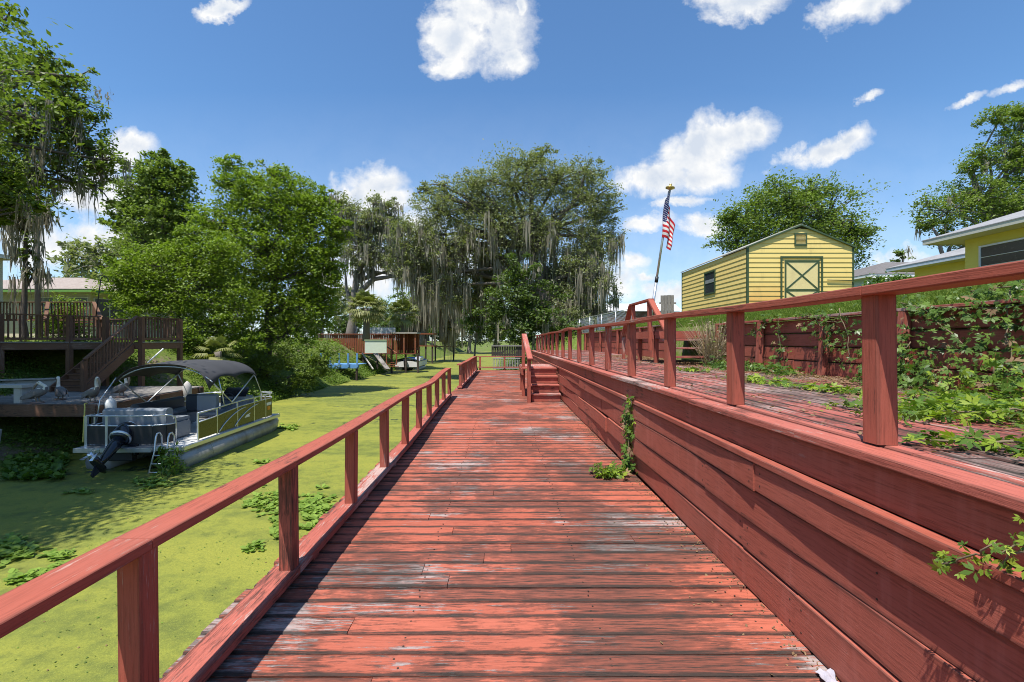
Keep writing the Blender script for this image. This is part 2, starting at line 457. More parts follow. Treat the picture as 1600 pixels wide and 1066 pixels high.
# heaps of cumulus, given as bearing / height of their lobes: (photo x, y, radius x, radius y, tilt)
LOBES = [(712, 62, 52, 48, 0), (775, 50, 56, 62, 0), (735, 15, 50, 40, 0), (700, 105, 40, 18, 0), (800, 92, 34, 22, 0), (815, 15, 14, 20, 0),
         (1085, 240, 80, 46, 18), (1140, 215, 70, 32, 14), (1030, 275, 62, 36, 15), (1100, 275, 55, 30, 0), (1185, 205, 26, 18, 20),
         (1290, 238, 72, 20, 16), (1325, 218, 34, 18, 16), (1250, 250, 32, 10, 10),
         (590, 285, 46, 36, 0), (560, 305, 50, 26, 0), (615, 310, 34, 26, 0), (640, 345, 70, 30, 0),
         (205, 228, 40, 26, 0), (178, 248, 46, 26, 0), (150, 300, 70, 40, 0), (215, 330, 60, 30, 0), (60, 385, 110, 50, 0), (160, 380, 90, 40, 0),
         (1160, 4, 66, 26, 4), (1350, 8, 66, 30, 14), (995, 412, 28, 14, 0), (1005, 438, 24, 10, 0), (1105, 358, 48, 18, 0), (1010, 350, 50, 14, 0), (1050, 460, 90, 20, 0),
         (960, 440, 60, 40, 0), (1060, 322, 60, 9, 4), (1510, 156, 34, 8, 22), (1580, 137, 34, 9, 18), (1360, 155, 22, 9, 25), (560, 440, 120, 60, 0), (700, 400, 90, 50, 0), (1405, 400, 60, 22, 5), (350, 14, 40, 12, 20)]
dens = None
for (px, py, rx, ry, tl) in LOBES:
    nd = W.n('ShaderNodeMapping', {'Vector': uvw, 'Location': ((px - VX) / F, (HY - py) / F, 0), 'Rotation': (0, 0, R(tl)), 'Scale': (rx * 1.45 / F, ry * 1.45 / F, 1)}, vector_type='TEXTURE')
    ln = W.n('ShaderNodeVectorMath', {0: nd.outputs[0]}, operation='LENGTH').outputs['Value']
    dd = W.math('SUBTRACT', 1.0, ln)
    soft = .75 if (ry < 12 or py > 330) else 1.0
    if soft < 1: dd = W.math('MULTIPLY', dd, soft)
    dens = dd if dens is None else W.n('ShaderNodeMath', {0: dens, 1: dd, 2: .12}, operation='SMOOTH_MAX').outputs[0]
fb = W.math('ADD', W.math('MULTIPLY', W.math('SUBTRACT', nz.outputs['Fac'], .5), 1.0), W.math('MULTIPLY', W.math('SUBTRACT', nz2.outputs['Fac'], .5), .55))
dn = W.math('ADD', W.math('MAXIMUM', dens, -1.0), fb)
# thin veils near the horizon and in the wide sky behind
veil = W.ramp(W.noise(W.mapv(uv, (1.6, 5, 1)), 1.6, 6, .6), [(.48, 0), (.75, .5)])
hz = W.ramp(v_, [(0.0, .75), (.16, .55), (.36, .12), (.6, .0)])
air = W.ramp(v_, [(0.0, .50), (.12, .34), (.30, .12), (.55, .0)])
cov = W.ramp(dn, [(.14, 0), (.32, .4), (.60, 1)])
cov = W.math('MAXIMUM', W.math('MAXIMUM', cov, W.math('MULTIPLY', veil, hz)), air)
front = W.ramp(sep.outputs[1], [(.05, 0), (.15, 1)])
gm = W.n('ShaderNodeTexNoise', {'Vector': gen, 'Scale': 3.0, 'Detail': 5.0, 'Roughness': .6}).outputs['Fac']
cov = W.mix(front, W.ramp(gm, [(.55, 0), (.68, .8)]), cov)
# lit heads, grey bases: the density a little sunward tells how deep a point lies
nzs = W.n('ShaderNodeTexNoise', {'Vector': W.mapv(uv, (1, 1, 1), (.016, -.03, 0)), 'Scale': 8.0, 'Detail': 5.0, 'Roughness': .6, 'Distortion': .2}).outputs['Fac']
lit = W.math('ADD', W.math('MULTIPLY', W.math('SUBTRACT', nz.outputs['Fac'], nzs), 3.4), .78)
lit = W.math('SUBTRACT', lit, W.math('MULTIPLY', W.math('MAXIMUM', W.math('SUBTRACT', dn, .50), 0.0), 1.25), True)
K = CLOUD
cc_ = W.mix(lit, (.66 * K, .73 * K, .84 * K), (1.0 * K, 1.0 * K, .99 * K))
tint = W.n('ShaderNodeMix', data_type='RGBA', blend_type='MULTIPLY'); W.put(tint.inputs[0], 1.0); W.put(tint.inputs[6], sky.outputs[0]); W.put(tint.inputs[7], SKYTINT)
skyc = W.mix(cov, tint.outputs[2], cc_)
bg = W.n('ShaderNodeBackground', {'Color': skyc, 'Strength': SKY_E})
nt.links.new(bg.outputs[0], wo.inputs[0])

# ================================================================ materials
RED = ((.435, .118, .072), (.335, .090, .057))
REDP = ((.385, .105, .070), (.315, .084, .058))
M = {}
M['deck'] = m_wood('deck_paint', RED, grey=(.27, .25, .24), wear=.42, mold=.66, grain=22, coord_scale=.9, edge=.9, spots=((.75, -9.0, 1.0, 1.5, .42), (.9, -6.9, .7, 1.1, .3), (-.7, -8.2, .6, .5, .15), (.2, -10.0, 1.3, .35, .25)), pr=.7, bstr=.7)
M['deck_up'] = m_wood('upper_deck_paint', ((.36, .105, .082), (.28, .08, .066)), grey=(.28, .22, .20), edge=.9, wear=.58, mold=.70, grain=20, pr=.75, coord_scale=.9, bstr=.7)
M['rail'] = m_wood('rail_paint', ((.385, .102, .066), (.325, .084, .056)), grey=(.36, .24, .2), edge=.35, wear=.27, mold=.33, grain=30, pr=.5, bstr=.45)
M['kerb'] = m_wood('kerb_paint', ((.43, .122, .088), (.35, .098, .072)), grey=(.36, .28, .25), wear=.44, mold=.40, grain=26, pr=.6, bstr=.6)
M['wall'] = m_wood('wall_paint', REDP, grey=(.33, .16, .13), edge=.55, runs=.3, wear=.24, mold=.30, grain=22, pr=.5, bstr=.45, var=.1)
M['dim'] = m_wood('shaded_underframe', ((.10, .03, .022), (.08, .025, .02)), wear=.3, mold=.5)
M['brown'] = m_wood('brown_stain', ((.19, .10, .062), (.135, .072, .046)), grey=(.22, .16, .13), wear=.35, mold=.2, grain=24, pr=.7)
M['brownred'] = m_wood('reddish_stain', ((.26, .085, .04), (.2, .065, .035)), grey=(.25, .18, .14), wear=.3, mold=.2, grain=20)
M['greywood'] = m_wood('grey_weathered_wood', ((.25, .23, .21), (.2, .185, .17)), grey=(.32, .3, .28), wear=.5, mold=.35, grain=20, pr=.85)
M['palewood'] = m_wood('pale_washed_wood', ((.42, .40, .37), (.34, .33, .31)), grey=(.3, .28, .27), wear=.4, mold=.25, grain=18, pr=.8)
M['darkwood'] = m_wood('dark_weathered_wood', ((.07, .05, .045), (.05, .04, .036)), grey=(.15, .13, .12), wear=.4, mold=.3, grain=20, pr=.85)
M['bark'] = m_bark('bark', (.055, .043, .034), (.17, .145, .12))
M['bark_grey'] = m_bark('grey_bark', (.11, .095, .08), (.27, .24, .21))
M['leaf_mid'] = m_leaf('leaf_mid', (.085, .13, .028), (.25, .325, .08), .4)
M['leaf_bright'] = m_leaf('leaf_bright', (.095, .15, .02), (.285, .38, .062), .42)
M['leaf_dark'] = m_leaf('leaf_dark', (.05, .085, .024), (.15, .21, .06), .35)
M['leaf_oak'] = m_leaf('leaf_oak', (.14, .16, .085), (.32, .34, .19), .38)
M['leaf_glossy'] = m_leaf('leaf_glossy', (.04, .085, .02), (.12, .19, .045), .3, .35)
M['leaf_vine'] = m_leaf('leaf_vine', (.045, .10, .018), (.16, .25, .04), .35, .4)
M['leaf_lime'] = m_leaf('leaf_lime', (.16, .26, .025), (.34, .42, .05), .4, .45)
M['leaf_water'] = m_leaf('leaf_water', (.12, .21, .03), (.30, .42, .08), .35, .3)
M['leaf_palm'] = m_leaf('leaf_palm', (.12, .155, .04), (.34, .33, .14), .3, .45)
M['moss'] = m_leaf('hanging_moss', (.215, .195, .145), (.40, .365, .28), .4, .9, (1, 1, .9))
M['dryleaf'] = m_leaf('dry_leaf', (.14, .085, .045), (.3, .2, .11), .2, .8)
M['straw'] = m_leaf('dry_weed', (.26, .2, .13), (.42, .34, .23), .2, .8)
M['stem'] = m_plain('stem', (.16, .12, .07), .8)
M['white'] = m_plain('white_paint', (.74, .74, .73), .45, var=.06, dirt=(.45, .42, .36), dirt_amt=.25)
M['alu'] = m_plain('brushed_aluminium', (.62, .64, .66), .35, .75, .08, spec=.5)
M['black'] = m_plain('black', (.022, .022, .024), .5)
M['concrete'] = m_plain('concrete', (.42, .40, .37), .9, var=.15, bump=.3)

def m_water():
    t = NT('duckweed_water'); ob = t.coord('Object')
    a = t.noise(t.mapv(ob, (.25, .8, 1), rot=(0, 0, R(35))), 1.0, 6, .65, .8)
    b = t.noise(t.mapv(ob, (1, 1, 1), (5, 2, 0)), 3.5, 6, .7)
    c = t.noise(ob, 45, 3, .7)
    d = t.noise(ob, 150, 2, .6)
    col = t.mix(t.ramp(a, [(.35, 0), (.65, 1)]), (.235, .235, .034), (.165, .188, .028))
    dk = t.ramp(t.math('ADD', t.math('MULTIPLY', a, .45), t.math('MULTIPLY', b, .55)), [(.47, 0), (.60, .85)])
    col = t.mix(dk, col, (.085, .105, .022))
    col = t.mix(t.ramp(c, [(.38, .5), (.55, 0)]), col, (.10, .125, .022))
    col = t.mix(t.ramp(d, [(.55, 0), (.7, .45)]), col, (.38, .40, .07))
    open_ = t.ramp(t.math('ADD', t.math('MULTIPLY', t.noise(t.mapv(ob, (.14, .35, 1), (31, 7, 0)), 1.0, 5, .6), .7), t.math('MULTIPLY', b, .3)), [(.60, 0), (.64, 1)])
    col = t.mix(open_, col, (.03, .045, .02))
    rough = t.math('SUBTRACT', .72, t.math('MULTIPLY', open_, .45))
    return t.done(t.bsdf(col, rough, bump=t.math('ADD', t.math('MULTIPLY', c, .5), d), bstr=.35, bdist=.01, spec=.3))
M['water'] = m_water()

def m_ground():
    t = NT('bank_soil_and_grass'); ob = t.coord('Object')
    a = t.noise(ob, .55, 5, .6); b = t.noise(ob, 6, 5, .7); c = t.noise(ob, 40, 3, .7)
    col = t.mix(t.ramp(b, [(.35, 0), (.65, 1)]), (.075, .12, .022), (.14, .18, .038))
    dirt = t.mix(c, (.10, .075, .05), (.24, .19, .14))
    col = t.mix(t.ramp(t.math('ADD', t.math('MULTIPLY', a, .6), t.math('MULTIPLY', b, .4)), [(.52, 0), (.60, 1)]), col, dirt)
    return t.done(t.bsdf(col, .95, bump=t.math('ADD', b, c), bstr=.6, bdist=.05, spec=.1))
M['ground'] = m_ground()

# ================================================================ terrain and canal
def sstep(a, b, x):
    k = min(1, max(0, (x - a) / (b - a))); return k * k * (3 - 2 * k)
def gz(x, y):
    """height of the land"""
    wl = 8 - 2.4 * sstep(16.5, 20, y)
    k = (-10.9 - x) / wl
    zl = -1.75 + 3.2 * (min(1, max(0, k)) * .75 + .25 * sstep(0, 1, k)) if x < -10.9 else -1.75 - .3 * min(1, (x + 10.9))
    if x < -10.9 and k > 1: zl += .12 * min(3, (k - 1))
    far = sstep(24.2, 27.5, y)
    kr = (x + .9) / 5.6
    zr = -1.75 + 3.65 * min(1, max(0, kr))
    if x > 4.7: zr = 1.86 + .19 * (min(x, 8.3) - 4.7) + .02 * max(0, min(x, 30) - 8.3)
    elif y < 27: zr = min(zr, .0 if x < 1.6 else .72)
    if y < 27 and x < 1.55: zr = -1.9
    if y >= 24 and y < 27.5 and x < 4.7: zr = min(zr, .72 + far * 1.2)
    return max(zl if x < -3 else -2.1, zr if x > -1.0 else -2.1)
def build_ground():
    xs = sorted(set([-420, -260, -160, -100, -70, -50, -40, -34, -30, -27] + [-25 + .55 * i for i in range(0, 64)] + [4.69, 4.72] + [10.5 + 1.2 * i for i in range(20)] + [38, 48, 65, 95, 150, 250, 420]))
    ys = sorted(set([-60, -30, -15, -8] + [-4 + .7 * i for i in range(0, 95)] + [64 + 3 * i for i in range(20)] + [130, 150, 180, 240, 350, 600]))
    vs = []
    rg = np.random.default_rng(3)
    for y in ys:
        for x in xs:
            z = gz(x, y)
            if -25 < x < -11.2 or (x > -1 and x < 4.6 and y > 27): z += rg.normal() * .05
            if y > 125: z = max(z, min(1.8, (y - 125) * .05 - 2))
            vs.append((x, y, z))
    nx = len(xs)
    mb = MB()
    fs = [[j * nx + i, j * nx + i + 1, (j + 1) * nx + i + 1, (j + 1) * nx + i] for j in range(len(ys) - 1) for i in range(nx - 1)]
    mb.add(vs, fs, smooth=True)
    return tag(mb.build('ground', M['ground'], fix=False), kind='structure')
build_ground()
mb = MB(); mb.quad((-16, -8, WATER), (2, -8, WATER), (2, 150, WATER), (-16, 150, WATER))
tag(mb.build('water', M['water'], fix=False), kind='structure')

# ================================================================ boardwalk
bw = thing('boardwalk', 'weathered red plank boardwalk leading away between the canal and the red retaining wall', 'boardwalk', (0, 12, 0))
mb = MB(); y = -2.0; k = 0
while y < 23.9:
    wd = .138 + rng.uniform(-.003, .003)
    xl = -1.54 + rng.uniform(-.025, .02) if y < 13.4 else -1.52 + rng.uniform(-.02, .02)
    dz = rng.uniform(-.0035, .0035)
    joint = rng.uniform(-.9, 1.0) if rng.random() < .42 else None
    segs = [(xl, 1.49)] if joint is None else [(xl, joint - .002), (joint + .002, 1.49)]
    for a, b in segs:
        mb.beam((a, y + wd / 2, -.019 + dz + rng.uniform(-.001, .001)), (b, y + wd / 2 + rng.uniform(-.002, .002), -.019 + dz), wd, .038, (0, rng.uniform(-.03, .03), 1), ch=.007)
    if .8 < y < 9:
        for xj in (-1.42, -.5, .5, 1.35):
            for q in (.3, .7):
                if rng.random() < .85:
                    xn, yn = xj + rng.gauss(0, .012), y + wd * q + rng.gauss(0, .006)
                    mb.prism([(xn + .0055 * math.cos(a * .785), yn + .0055 * math.sin(a * .785), .003) for a in range(8)], (0, 0, .0018), mi=1)
    y += wd + rng.uniform(.009, .016); k += 1
mb.build('planks', [M['deck'], m_plain('rusty_nail', (.06, .04, .03), .6, .3)], bw)
mb = MB()
for x in (-1.42, -.5, .5, 1.35): mb.box(x - .03, x + .03, -2, 23.8, -.26, -.045)
mb.box(-1.40, 1.46, 23.84, 23.9, -.26, -.045)
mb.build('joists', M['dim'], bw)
for i in range(11):
    m2 = MB(); yy_ = -1.2 + i * 2.45
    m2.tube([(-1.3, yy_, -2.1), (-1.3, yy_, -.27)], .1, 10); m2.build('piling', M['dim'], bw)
mb = MB()
for i in range(900):      # grit gathered against the wall
    a = abs(rng.gauss(0, .035)); yq = rng.uniform(.6, 12); s = rng.uniform(.004, .014)
    mb.beam((1.475 - a, yq, .006), (1.475 - a + rng.uniform(-1, 1) * s, yq + rng.uniform(-1, 1) * s * 1.6, .006 + rng.uniform(0, .004)), s * .5, s * .3, ch=.0005)
tag(mb.build('leaf_litter', M['dryleaf']), kind='stuff')

# ---------------------------------------------------------------- canal side railing (two runs)
def xl_rail(y): return -1.292 - .115 * sstep(4.5, 12, y)
def canal_rail(name, label, xs, posts, y0, y1, sag, kerbs, first=False):
    root = thing(name, label, 'railing', (xs((y0 + y1) / 2) - .05, (y0 + y1) / 2, 0), 'red railings along the canal')
    proto = None
    for i, yp in enumerate(posts):
        x = xs(yp) - .0445
        m2 = MB(); zt = .725 + sag(yp) - .002
        m2.beam((x, yp + .0445, .0905), (x + rng.uniform(-.006, .006), yp + .0445 + rng.uniform(-.01, .01), zt), .089, .089, (0, 1, 0), ch=.006)
        m2.build('post', M['rail'], root)
    mb = MB()
    ys = [y0] + [p + .0445 for p in posts[1:-1:2]] + [y1]
    for a, b in zip(ys[:-1], ys[1:]):
        n = max(2, int((b - a) / .5))
        for k in range(n):     # a board follows the sag in short straight lengths
            p, q = a + (b - a) * k / n + (.003 if k == 0 else 0), a + (b - a) * (k + 1) / n
            mb.beam((xs(p) - .08 + .008, p, .744 + sag(p)), (xs(q) - .08 + .008, q, .744 + sag(q)), .148, .04, ch=.005 if n < 2 else .003, rnd=(a * 3.7) % 1)
    mb.build('top_rail', M['rail'], root)
    mb = MB()
    for a, b in kerbs:
        mb.beam((xs(a) - .063, a + .004, .062), (xs(b) - .063, b - .004, .062), .16, .056, ch=.007)
        yy2 = a + .3
        while yy2 < b:
            mb.beam((xs(yy2) - .063 - .07, yy2, .017), (xs(yy2) - .063 + .06, yy2, .017), .09, .033, ch=.002); yy2 += 1.17
    mb.build('kerb_beam', M['kerb'], root)
    return root
posts1 = [.46, 1.63, 2.80, 3.96, 5.10, 6.25, 7.40, 8.60, 9.80, 11.05, 12.25]
def sag1(y): return .012 * math.sin(y * 1.3) - .05 * math.exp(-((y - 9.2) / 1.3) ** 2) + .03 * sstep(10.5, 12.4, y)
canal_rail('canal_railing', 'long red canal railing nearest the viewer, its top rail dipping near its far end', xl_rail, posts1, -.9, 12.36, sag1,
           [(-.9, 2.86), (2.86, 6.3), (6.3, 9.85), (9.85, 12.36)])
posts2 = [14.4, 15.5, 16.6, 17.8, 19.0, 20.2, 21.5, 22.7]
canal_rail('canal_railing', 'short red wooden railing farther along the canal edge, beyond the gap', lambda y: -1.31 - .0 * y, posts2, 14.3, 22.85, lambda y: .02 + .01 * math.sin(y), [(14.3, 18.4), (18.4, 22.85)])
# rail closing the far end
root = thing('end_railing', 'faded low red rail with one middle post across the far end of the boardwalk', 'railing', (0, 23.75, 0))
for x in (-1.2, .08, 1.3):
    m2 = MB(); m2.box(x - .045, x + .045, 23.7, 23.79, .002, .70); m2.build('post', M['rail'], root)
m2 = MB(); m2.box(-1.35, 1.45, 23.69, 23.80, .702, .742); m2.build('top_rail', M['kerb'], root)
m2 = MB(); m2.box(-1.3, 1.45, 23.66, 23.695, .14, .2); m2.build('bottom_rail', M['kerb'], root)

# ================================================================ retaining wall beside the boardwalk
rw = thing('retaining_wall', 'tall dark red boarded wall holding up the upper deck on the right of the boardwalk', 'wall', (1.6, 11, 0))
def bowed(y, k): return .014 * math.sin(y * .9 + k * 2.1) + .006 * math.sin(y * 2.3 + k)
courses = [(.004, .215, .0), (.217, .415, .012), (.417, .622, .002), (.624, .792, .014)]
mb = MB()
for ci, (z0, z1, px_) in enumerate(courses):
    y = -4.4 + ci * 1.13
    while y < 23.9:
        L = rng.choice([2.44, 3.05, 3.66, 3.66]); e = min(23.9, y + L)
        n = max(2, int((e - y) / .45)); rr = rng.random(); warp_ = rng.uniform(-.012, .016)
        zj = rng.uniform(-.004, .004)
        for k in range(n):
            a, b = y + (e - y) * k / n, y + (e - y) * (k + 1) / n
            if k == 0: a += .005
            def xo(q):
                tq = (q - y) / (e - y); return 1.513 - px_ - bowed(q, ci) - warp_ * (tq * 2 - 1) ** 2
            mb.beam((xo(a), a, (z0 + z1) / 2 + zj), (xo(b), b, (z0 + z1) / 2 + zj), .036, z1 - z0 - .006, ch=.004, rnd=rr)
        for q in (y + .05, y + (e - y) * .5, e - .05):
            for zz in (z0 + .05, z1 - .05):
                if .6 < q < 9: mb.prism([(xo(q) - .0182, q + .005 * math.cos(a * .785), zz + .005 * math.sin(a * .785)) for a in range(8)], (-.0014, 0, 0), mi=1)
        y = e
mb.build('boards', [M['wall'], bpy.data.materials['rusty_nail']], rw)
mb = MB()
y = -1.6
while y < 23.9:
    e = min(23.9, y + 3.6)
    n = 7; rr = rng.random()
    for k in range(n):
        a, b = y + (e - y) * k / n, y + (e - y) * (k + 1) / n
        mb.beam((1.492 - bowed(a, 9) * .6, a, .814), (1.492 - bowed(b, 9) * .6, b, .814), .065, .038, ch=.004, rnd=rr)
    y = e
mb.build('ledger_strip', M['wall'], rw)
mb = MB(); y = -1.6
while y < 23.9:
    e = min(23.9, y + rng.choice([2.44, 3.05, 3.66])); mb.box(1.506, 1.542, y + .003, e, .838, 1.008); y = e
mb.build('fascia_board', M['wall'], rw)
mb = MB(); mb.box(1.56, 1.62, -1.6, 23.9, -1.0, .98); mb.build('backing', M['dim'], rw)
mb = MB(); y = -1.6
while y < 23.9:
    e = min(23.9, y + rng.choice([2.6, 3.3])); n = 6; rr = rng.random(); b0 = rng.uniform(-.008, .008)
    for k in range(n):
        a, b = y + (e - y) * k / n, y + (e - y) * (k + 1) / n
        f = lambda q: 1.535 + b0 * math.sin((q - y) / (e - y) * 3.1) * 1.4
        g_ = lambda q: 1.030 + .5 * b0 * math.cos((q - y) / (e - y) * 3.1)
        mb.beam((f(a) + .0, a + (.004 if k == 0 else 0), g_(a)), (f(b), b, g_(b)), .142, .04, ch=.005, rnd=rr)
    y = e
mb.build('cap_board', M['kerb'], rw)

# upper deck
ud = thing('upper_deck', 'weathered red upper deck above the retaining wall, littered with dry leaves', 'deck', (3.2, 11, 1))
mb = MB(); x = 1.76
while x < 4.66:
    wd = .138; y = -1.8 + rng.uniform(0, 2)
    y0 = -1.8
    while y0 < 26:
        e = min(26, (y if y0 == -1.8 else y0) + rng.choice([3.0, 3.6, 4.2])); dz = rng.uniform(-.003, .003)
        mb.beam((x + wd / 2, y0 + .002, .996 + dz), (x + wd / 2, e, .996 + dz), wd, .036, ch=.005); y0 = e
    x += wd + rng.uniform(.005, .01)
mb.build('planks', M['deck_up'], ud)
mb = MB()
for yj in np.arange(-1.5, 26, 1.2): mb.box(1.63, 4.62, yj, yj + .045, .78, .972)
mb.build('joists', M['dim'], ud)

# rail on the wall
KZ0, KZ1 = 1.012, 1.06
wr = thing('wall_railing', 'red wooden railing running along the top of the tall retaining wall beside the upper deck', 'railing', (1.64, 11, 1))
mb = MB(); y = -1.6
def xr_(y): return 1.648 + .0045 * max(0, y)
while y < 23.9:
    e = min(23.9, y + rng.choice([3.4, 4.0]))
    mb.beam((xr_(y), y + .004, 1.034), (xr_(e), e, 1.034 + rng.uniform(-.002, .004)), .076, .05, ch=.007); y = e
mb.build('kerb_beam', M['kerb'], wr)
posts3 = [.55, 1.93, 3.17, 4.45, 5.8, 7.15, 8.5, 9.95, 11.35, 12.75, 14.2, 15.6, 17.0, 18.5, 20.0, 21.5, 23.0]
def railz(y): return 1.706 + .008 * min(y, 12) + .03 * math.exp(-((y - 11.4) / .8) ** 2) + .008 * math.sin(y * 1.7)
for yp in posts3:
    m2 = MB(); x = xr_(yp) - .02
    m2.beam((x, yp + .0445, 1.0605), (x + rng.uniform(-.004, .004), yp + .0445 + rng.uniform(-.008, .008), railz(yp) - .0215), .089, .089, (0, 1, 0), ch=.006)
    m2.build('post', M['rail'], wr)
mb = MB()
ys = [-1.6, .6, 1.97, 5.85, 8.55, 11.4, 14.25, 17.05, 20.05, 23.2]
for a, b in zip(ys[:-1], ys[1:]):
    n = max(3, int((b - a) / .5)); rr = rng.random(); sh = rng.uniform(-.008, .008)
    for k in range(n):
        p, q = a + (b - a) * k / n + (.003 if k == 0 else 0), a + (b - a) * (k + 1) / n
        mb.beam((xr_(p) - .03 + sh, p, railz(p)), (xr_(q) - .03 + sh, q, railz(q)), .142, .042, ch=.005, rnd=rr)
mb.build('top_rail', M['rail'], wr)

# ================================================================ stairs up from the boardwalk
st = thing('wooden_stairs', 'red wooden stairs with one sloping handrail against the retaining wall', 'stairs', (1.05, 11.9, 0))
TR = [(.2, 11.32), (.4, 11.62), (.6, 11.92), (.8, 12.22)]
for i, (z, yf) in enumerate(TR):
    m2 = MB()
    if i < 3: m2.box(.70, 1.44, yf - .02, yf + .29, z - .04, z)
    else: m2.box(.52, 1.44, yf - .02, 14.3, z - .04, z)
    m2.build('tread' if i < 3 else 'landing', M['kerb'], st)
    m2 = MB(); m2.box(.71, 1.43, yf + .012, yf + .04, z - .197, z - .042); m2.build('riser', M['wall'], st)
m2 = MB(); m2.prism([(.655, 11.3, .004), (.655, 11.3, .22), (.655, 12.2, .82), (.655, 12.5, .82), (.655, 12.5, .004)], (.04, 0, 0)); m2.build('stringer', M['wall'], st)
m2 = MB(); m2.beam((.64, 11.22, .003), (.64, 11.22, 1.09), .09, .09, (0, 1, 0)); m2.build('post', M['rail'], st)
m2 = MB(); m2.beam((.56, 12.5, .003), (.56, 12.5, 1.62), .09, .09, (0, 1, 0)); m2.build('post', M['rail'], st)
m2 = MB(); m2.beam((.66, 11.08, 1.07), (.585, 12.62, 1.70), .14, .045, ch=.006); m2.build('handrail', M['kerb'], st)
m2 = MB(); m2.box(.50, .56, 12.25, 14.3, .6, .757); m2.build('landing_beam', M['wall'], st)
m2 = MB(); m2.box(.53, .62, 14.1, 14.19, .003, .757); m2.build('post', M['rail'], st)
# ================================================================ upper terrace wall at the lawn
def lawn_wall(name, label, pts, posts, ztop, z0=1.0):
    root = thing(name, label, 'wall', ((pts[0][0] + pts[-1][0]) / 2, (pts[0][1] + pts[-1][1]) / 2, z0), 'red walls holding up the lawn')
    mb = MB()
    for (xa, ya), (xb, yb) in zip(pts[:-1], pts[1:]):
        nb = 4; hh = (ztop - .04 - z0) / nb
        for k in range(nb):
            mb.beam((xa + rng.uniform(0, .012), ya, z0 + hh * (k + .5)), (xb + rng.uniform(0, .012), yb - .004, z0 + hh * (k + .5)), .04, hh - .012, ch=.006)
    mb.build('boards', M['wall'], root)
    mb = MB()
    for (xa, ya), (xb, yb) in zip(pts[:-1], pts[1:]): mb.beam((xa - .03, ya + .003, ztop - .018), (xb - .03, yb - .003, ztop - .018), .15, .038, ch=.005)
    mb.build('cap_board', M['kerb'], root)
    for y in posts:
        x = np.interp(y, [p[1] for p in pts], [p[0] for p in pts]) - .075
        m2 = MB(); m2.beam((x - .04, y, z0 + .002), (x + .0, y, ztop - .042), .09, .09, (0, 1, 0), ch=.006); m2.build('post', M['wall'], root)
    return root
lawn_wall('lawn_wall', 'dark red boarded wall with vines below the lawn, nearer side of the landing stairs', [(4.62, -1.5), (4.62, 2.2), (4.62, 4.6), (4.61, 7.2), (4.60, 9.65)], [.4, 2.0, 3.6, 5.15, 6.42, 8.0, 9.58], 1.88)
lawn_wall('lawn_wall', 'dark red boarded wall below the lawn beyond the landing stairs', [(4.60, 12.3), (4.61, 15.4), (4.62, 18.5), (4.62, 22), (4.62, 26)], [12.4, 13.7, 15.0, 16.5, 18, 19.6, 21.2, 23, 25], 1.98)
# landing stairs between the two walls
ls = thing('landing_stairs', 'red open-tread steps rising to a small landing with a peaked handrail at the lawn', 'stairs', (4.1, 10.6, 1))
m2 = MB()
for k in range(9): m2.box(3.42 + .143 * k, 3.555 + .143 * k, 10.35, 11.75, 1.70, 1.738)
m2.build('landing', M['kerb'], ls)
m2 = MB(); m2.box(3.44, 4.7, 10.31, 10.348, 1.56, 1.74); m2.box(3.385, 3.418, 10.31, 11.79, 1.56, 1.74); m2.build('landing_frame', M['wall'], ls)
for y in (10.42, 11.66):
    m2 = MB(); m2.box(3.46, 3.55, y - .045, y + .045, 1.018, 1.66); m2.build('leg', M['rail'], ls)
for i, (y, z) in enumerate([(10.05, 1.56), (9.76, 1.38), (9.47, 1.2)]):
    m2 = MB(); m2.box(3.5, 4.5 - .06 * i, y - .15, y + .15, z - .04, z); m2.build('tread', M['kerb'], ls)
m2 = MB(); m2.prism([(4.5, 10.3, 1.5), (4.5, 9.3, 1.02), (4.5, 9.6, 1.02), (4.5, 10.3, 1.35)], (.04, 0, 0)); m2.build('stringer', M['wall'], ls)
for y in (10.4, 11.68):
    m2 = MB(); m2.beam((3.37, y, 1.3), (3.34, y, 2.42), .085, .085, (0, 1, 0)); m2.build('rail_post', M['rail'], ls)
m2 = MB(); m2.beam((3.34, 10.25, 2.45), (3.34, 11.85, 2.45), .13, .045); m2.beam((3.33, 10.27, 2.44), (3.40, 9.3, 1.62), .13, .045); m2.beam((3.33, 11.83, 2.44), (3.40, 12.9, 1.62), .13, .045); m2.build('handrail', M['rail'], ls)
for y in (9.36, 12.84):
    m2 = MB(); m2.box(3.36, 3.44, y - .04, y + .04, 1.018, 1.62); m2.build('rail_post', M['rail'], ls)

# ================================================================ lawn grass
def grass(name, x0, x1, y0, y1, n, h, mat, seed, zf=gz, jit=.03, w=.006):
    g = np.random.default_rng(seed)
    x = g.uniform(x0, x1, n); y = g.uniform(y0, y1, n)
    z = np.array([zf(a, b) for a, b in zip(x, y)]) - .01
    c = np.stack([x, y, z], 1); th = g.uniform(0, np.pi, n); hh = h * g.uniform(.5, 1.4, n)
    s = np.stack([np.cos(th), np.sin(th), 0 * th], 1) * w
    ln = g.normal(size=(n, 3)) * .35; ln[:, 2] = 1; tip = c + ln * hh[:, None]; mid = c + ln * hh[:, None] * [[.4, .4, .55]]
    v = np.empty((n, 4, 3)); v[:, 0] = c - s; v[:, 1] = c + s; v[:, 2] = tip + s * .1; v[:, 3] = mid - s
    o = np_mesh(name, v.reshape(-1, 3), n, 4, g.uniform(0, 1, n), mat)
    return tag(o, kind='stuff')
M['grass'] = m_leaf('grass_blade', (.10, .17, .025), (.24, .30, .05), .35, .6)
M['grass_bank'] = m_leaf('bank_weeds', (.06, .12, .018), (.19, .27, .04), .35, .6)
grass('lawn_grass', 4.76, 6.6, 2.5, 16, 60000, .07, M['grass'], 11, w=.005)
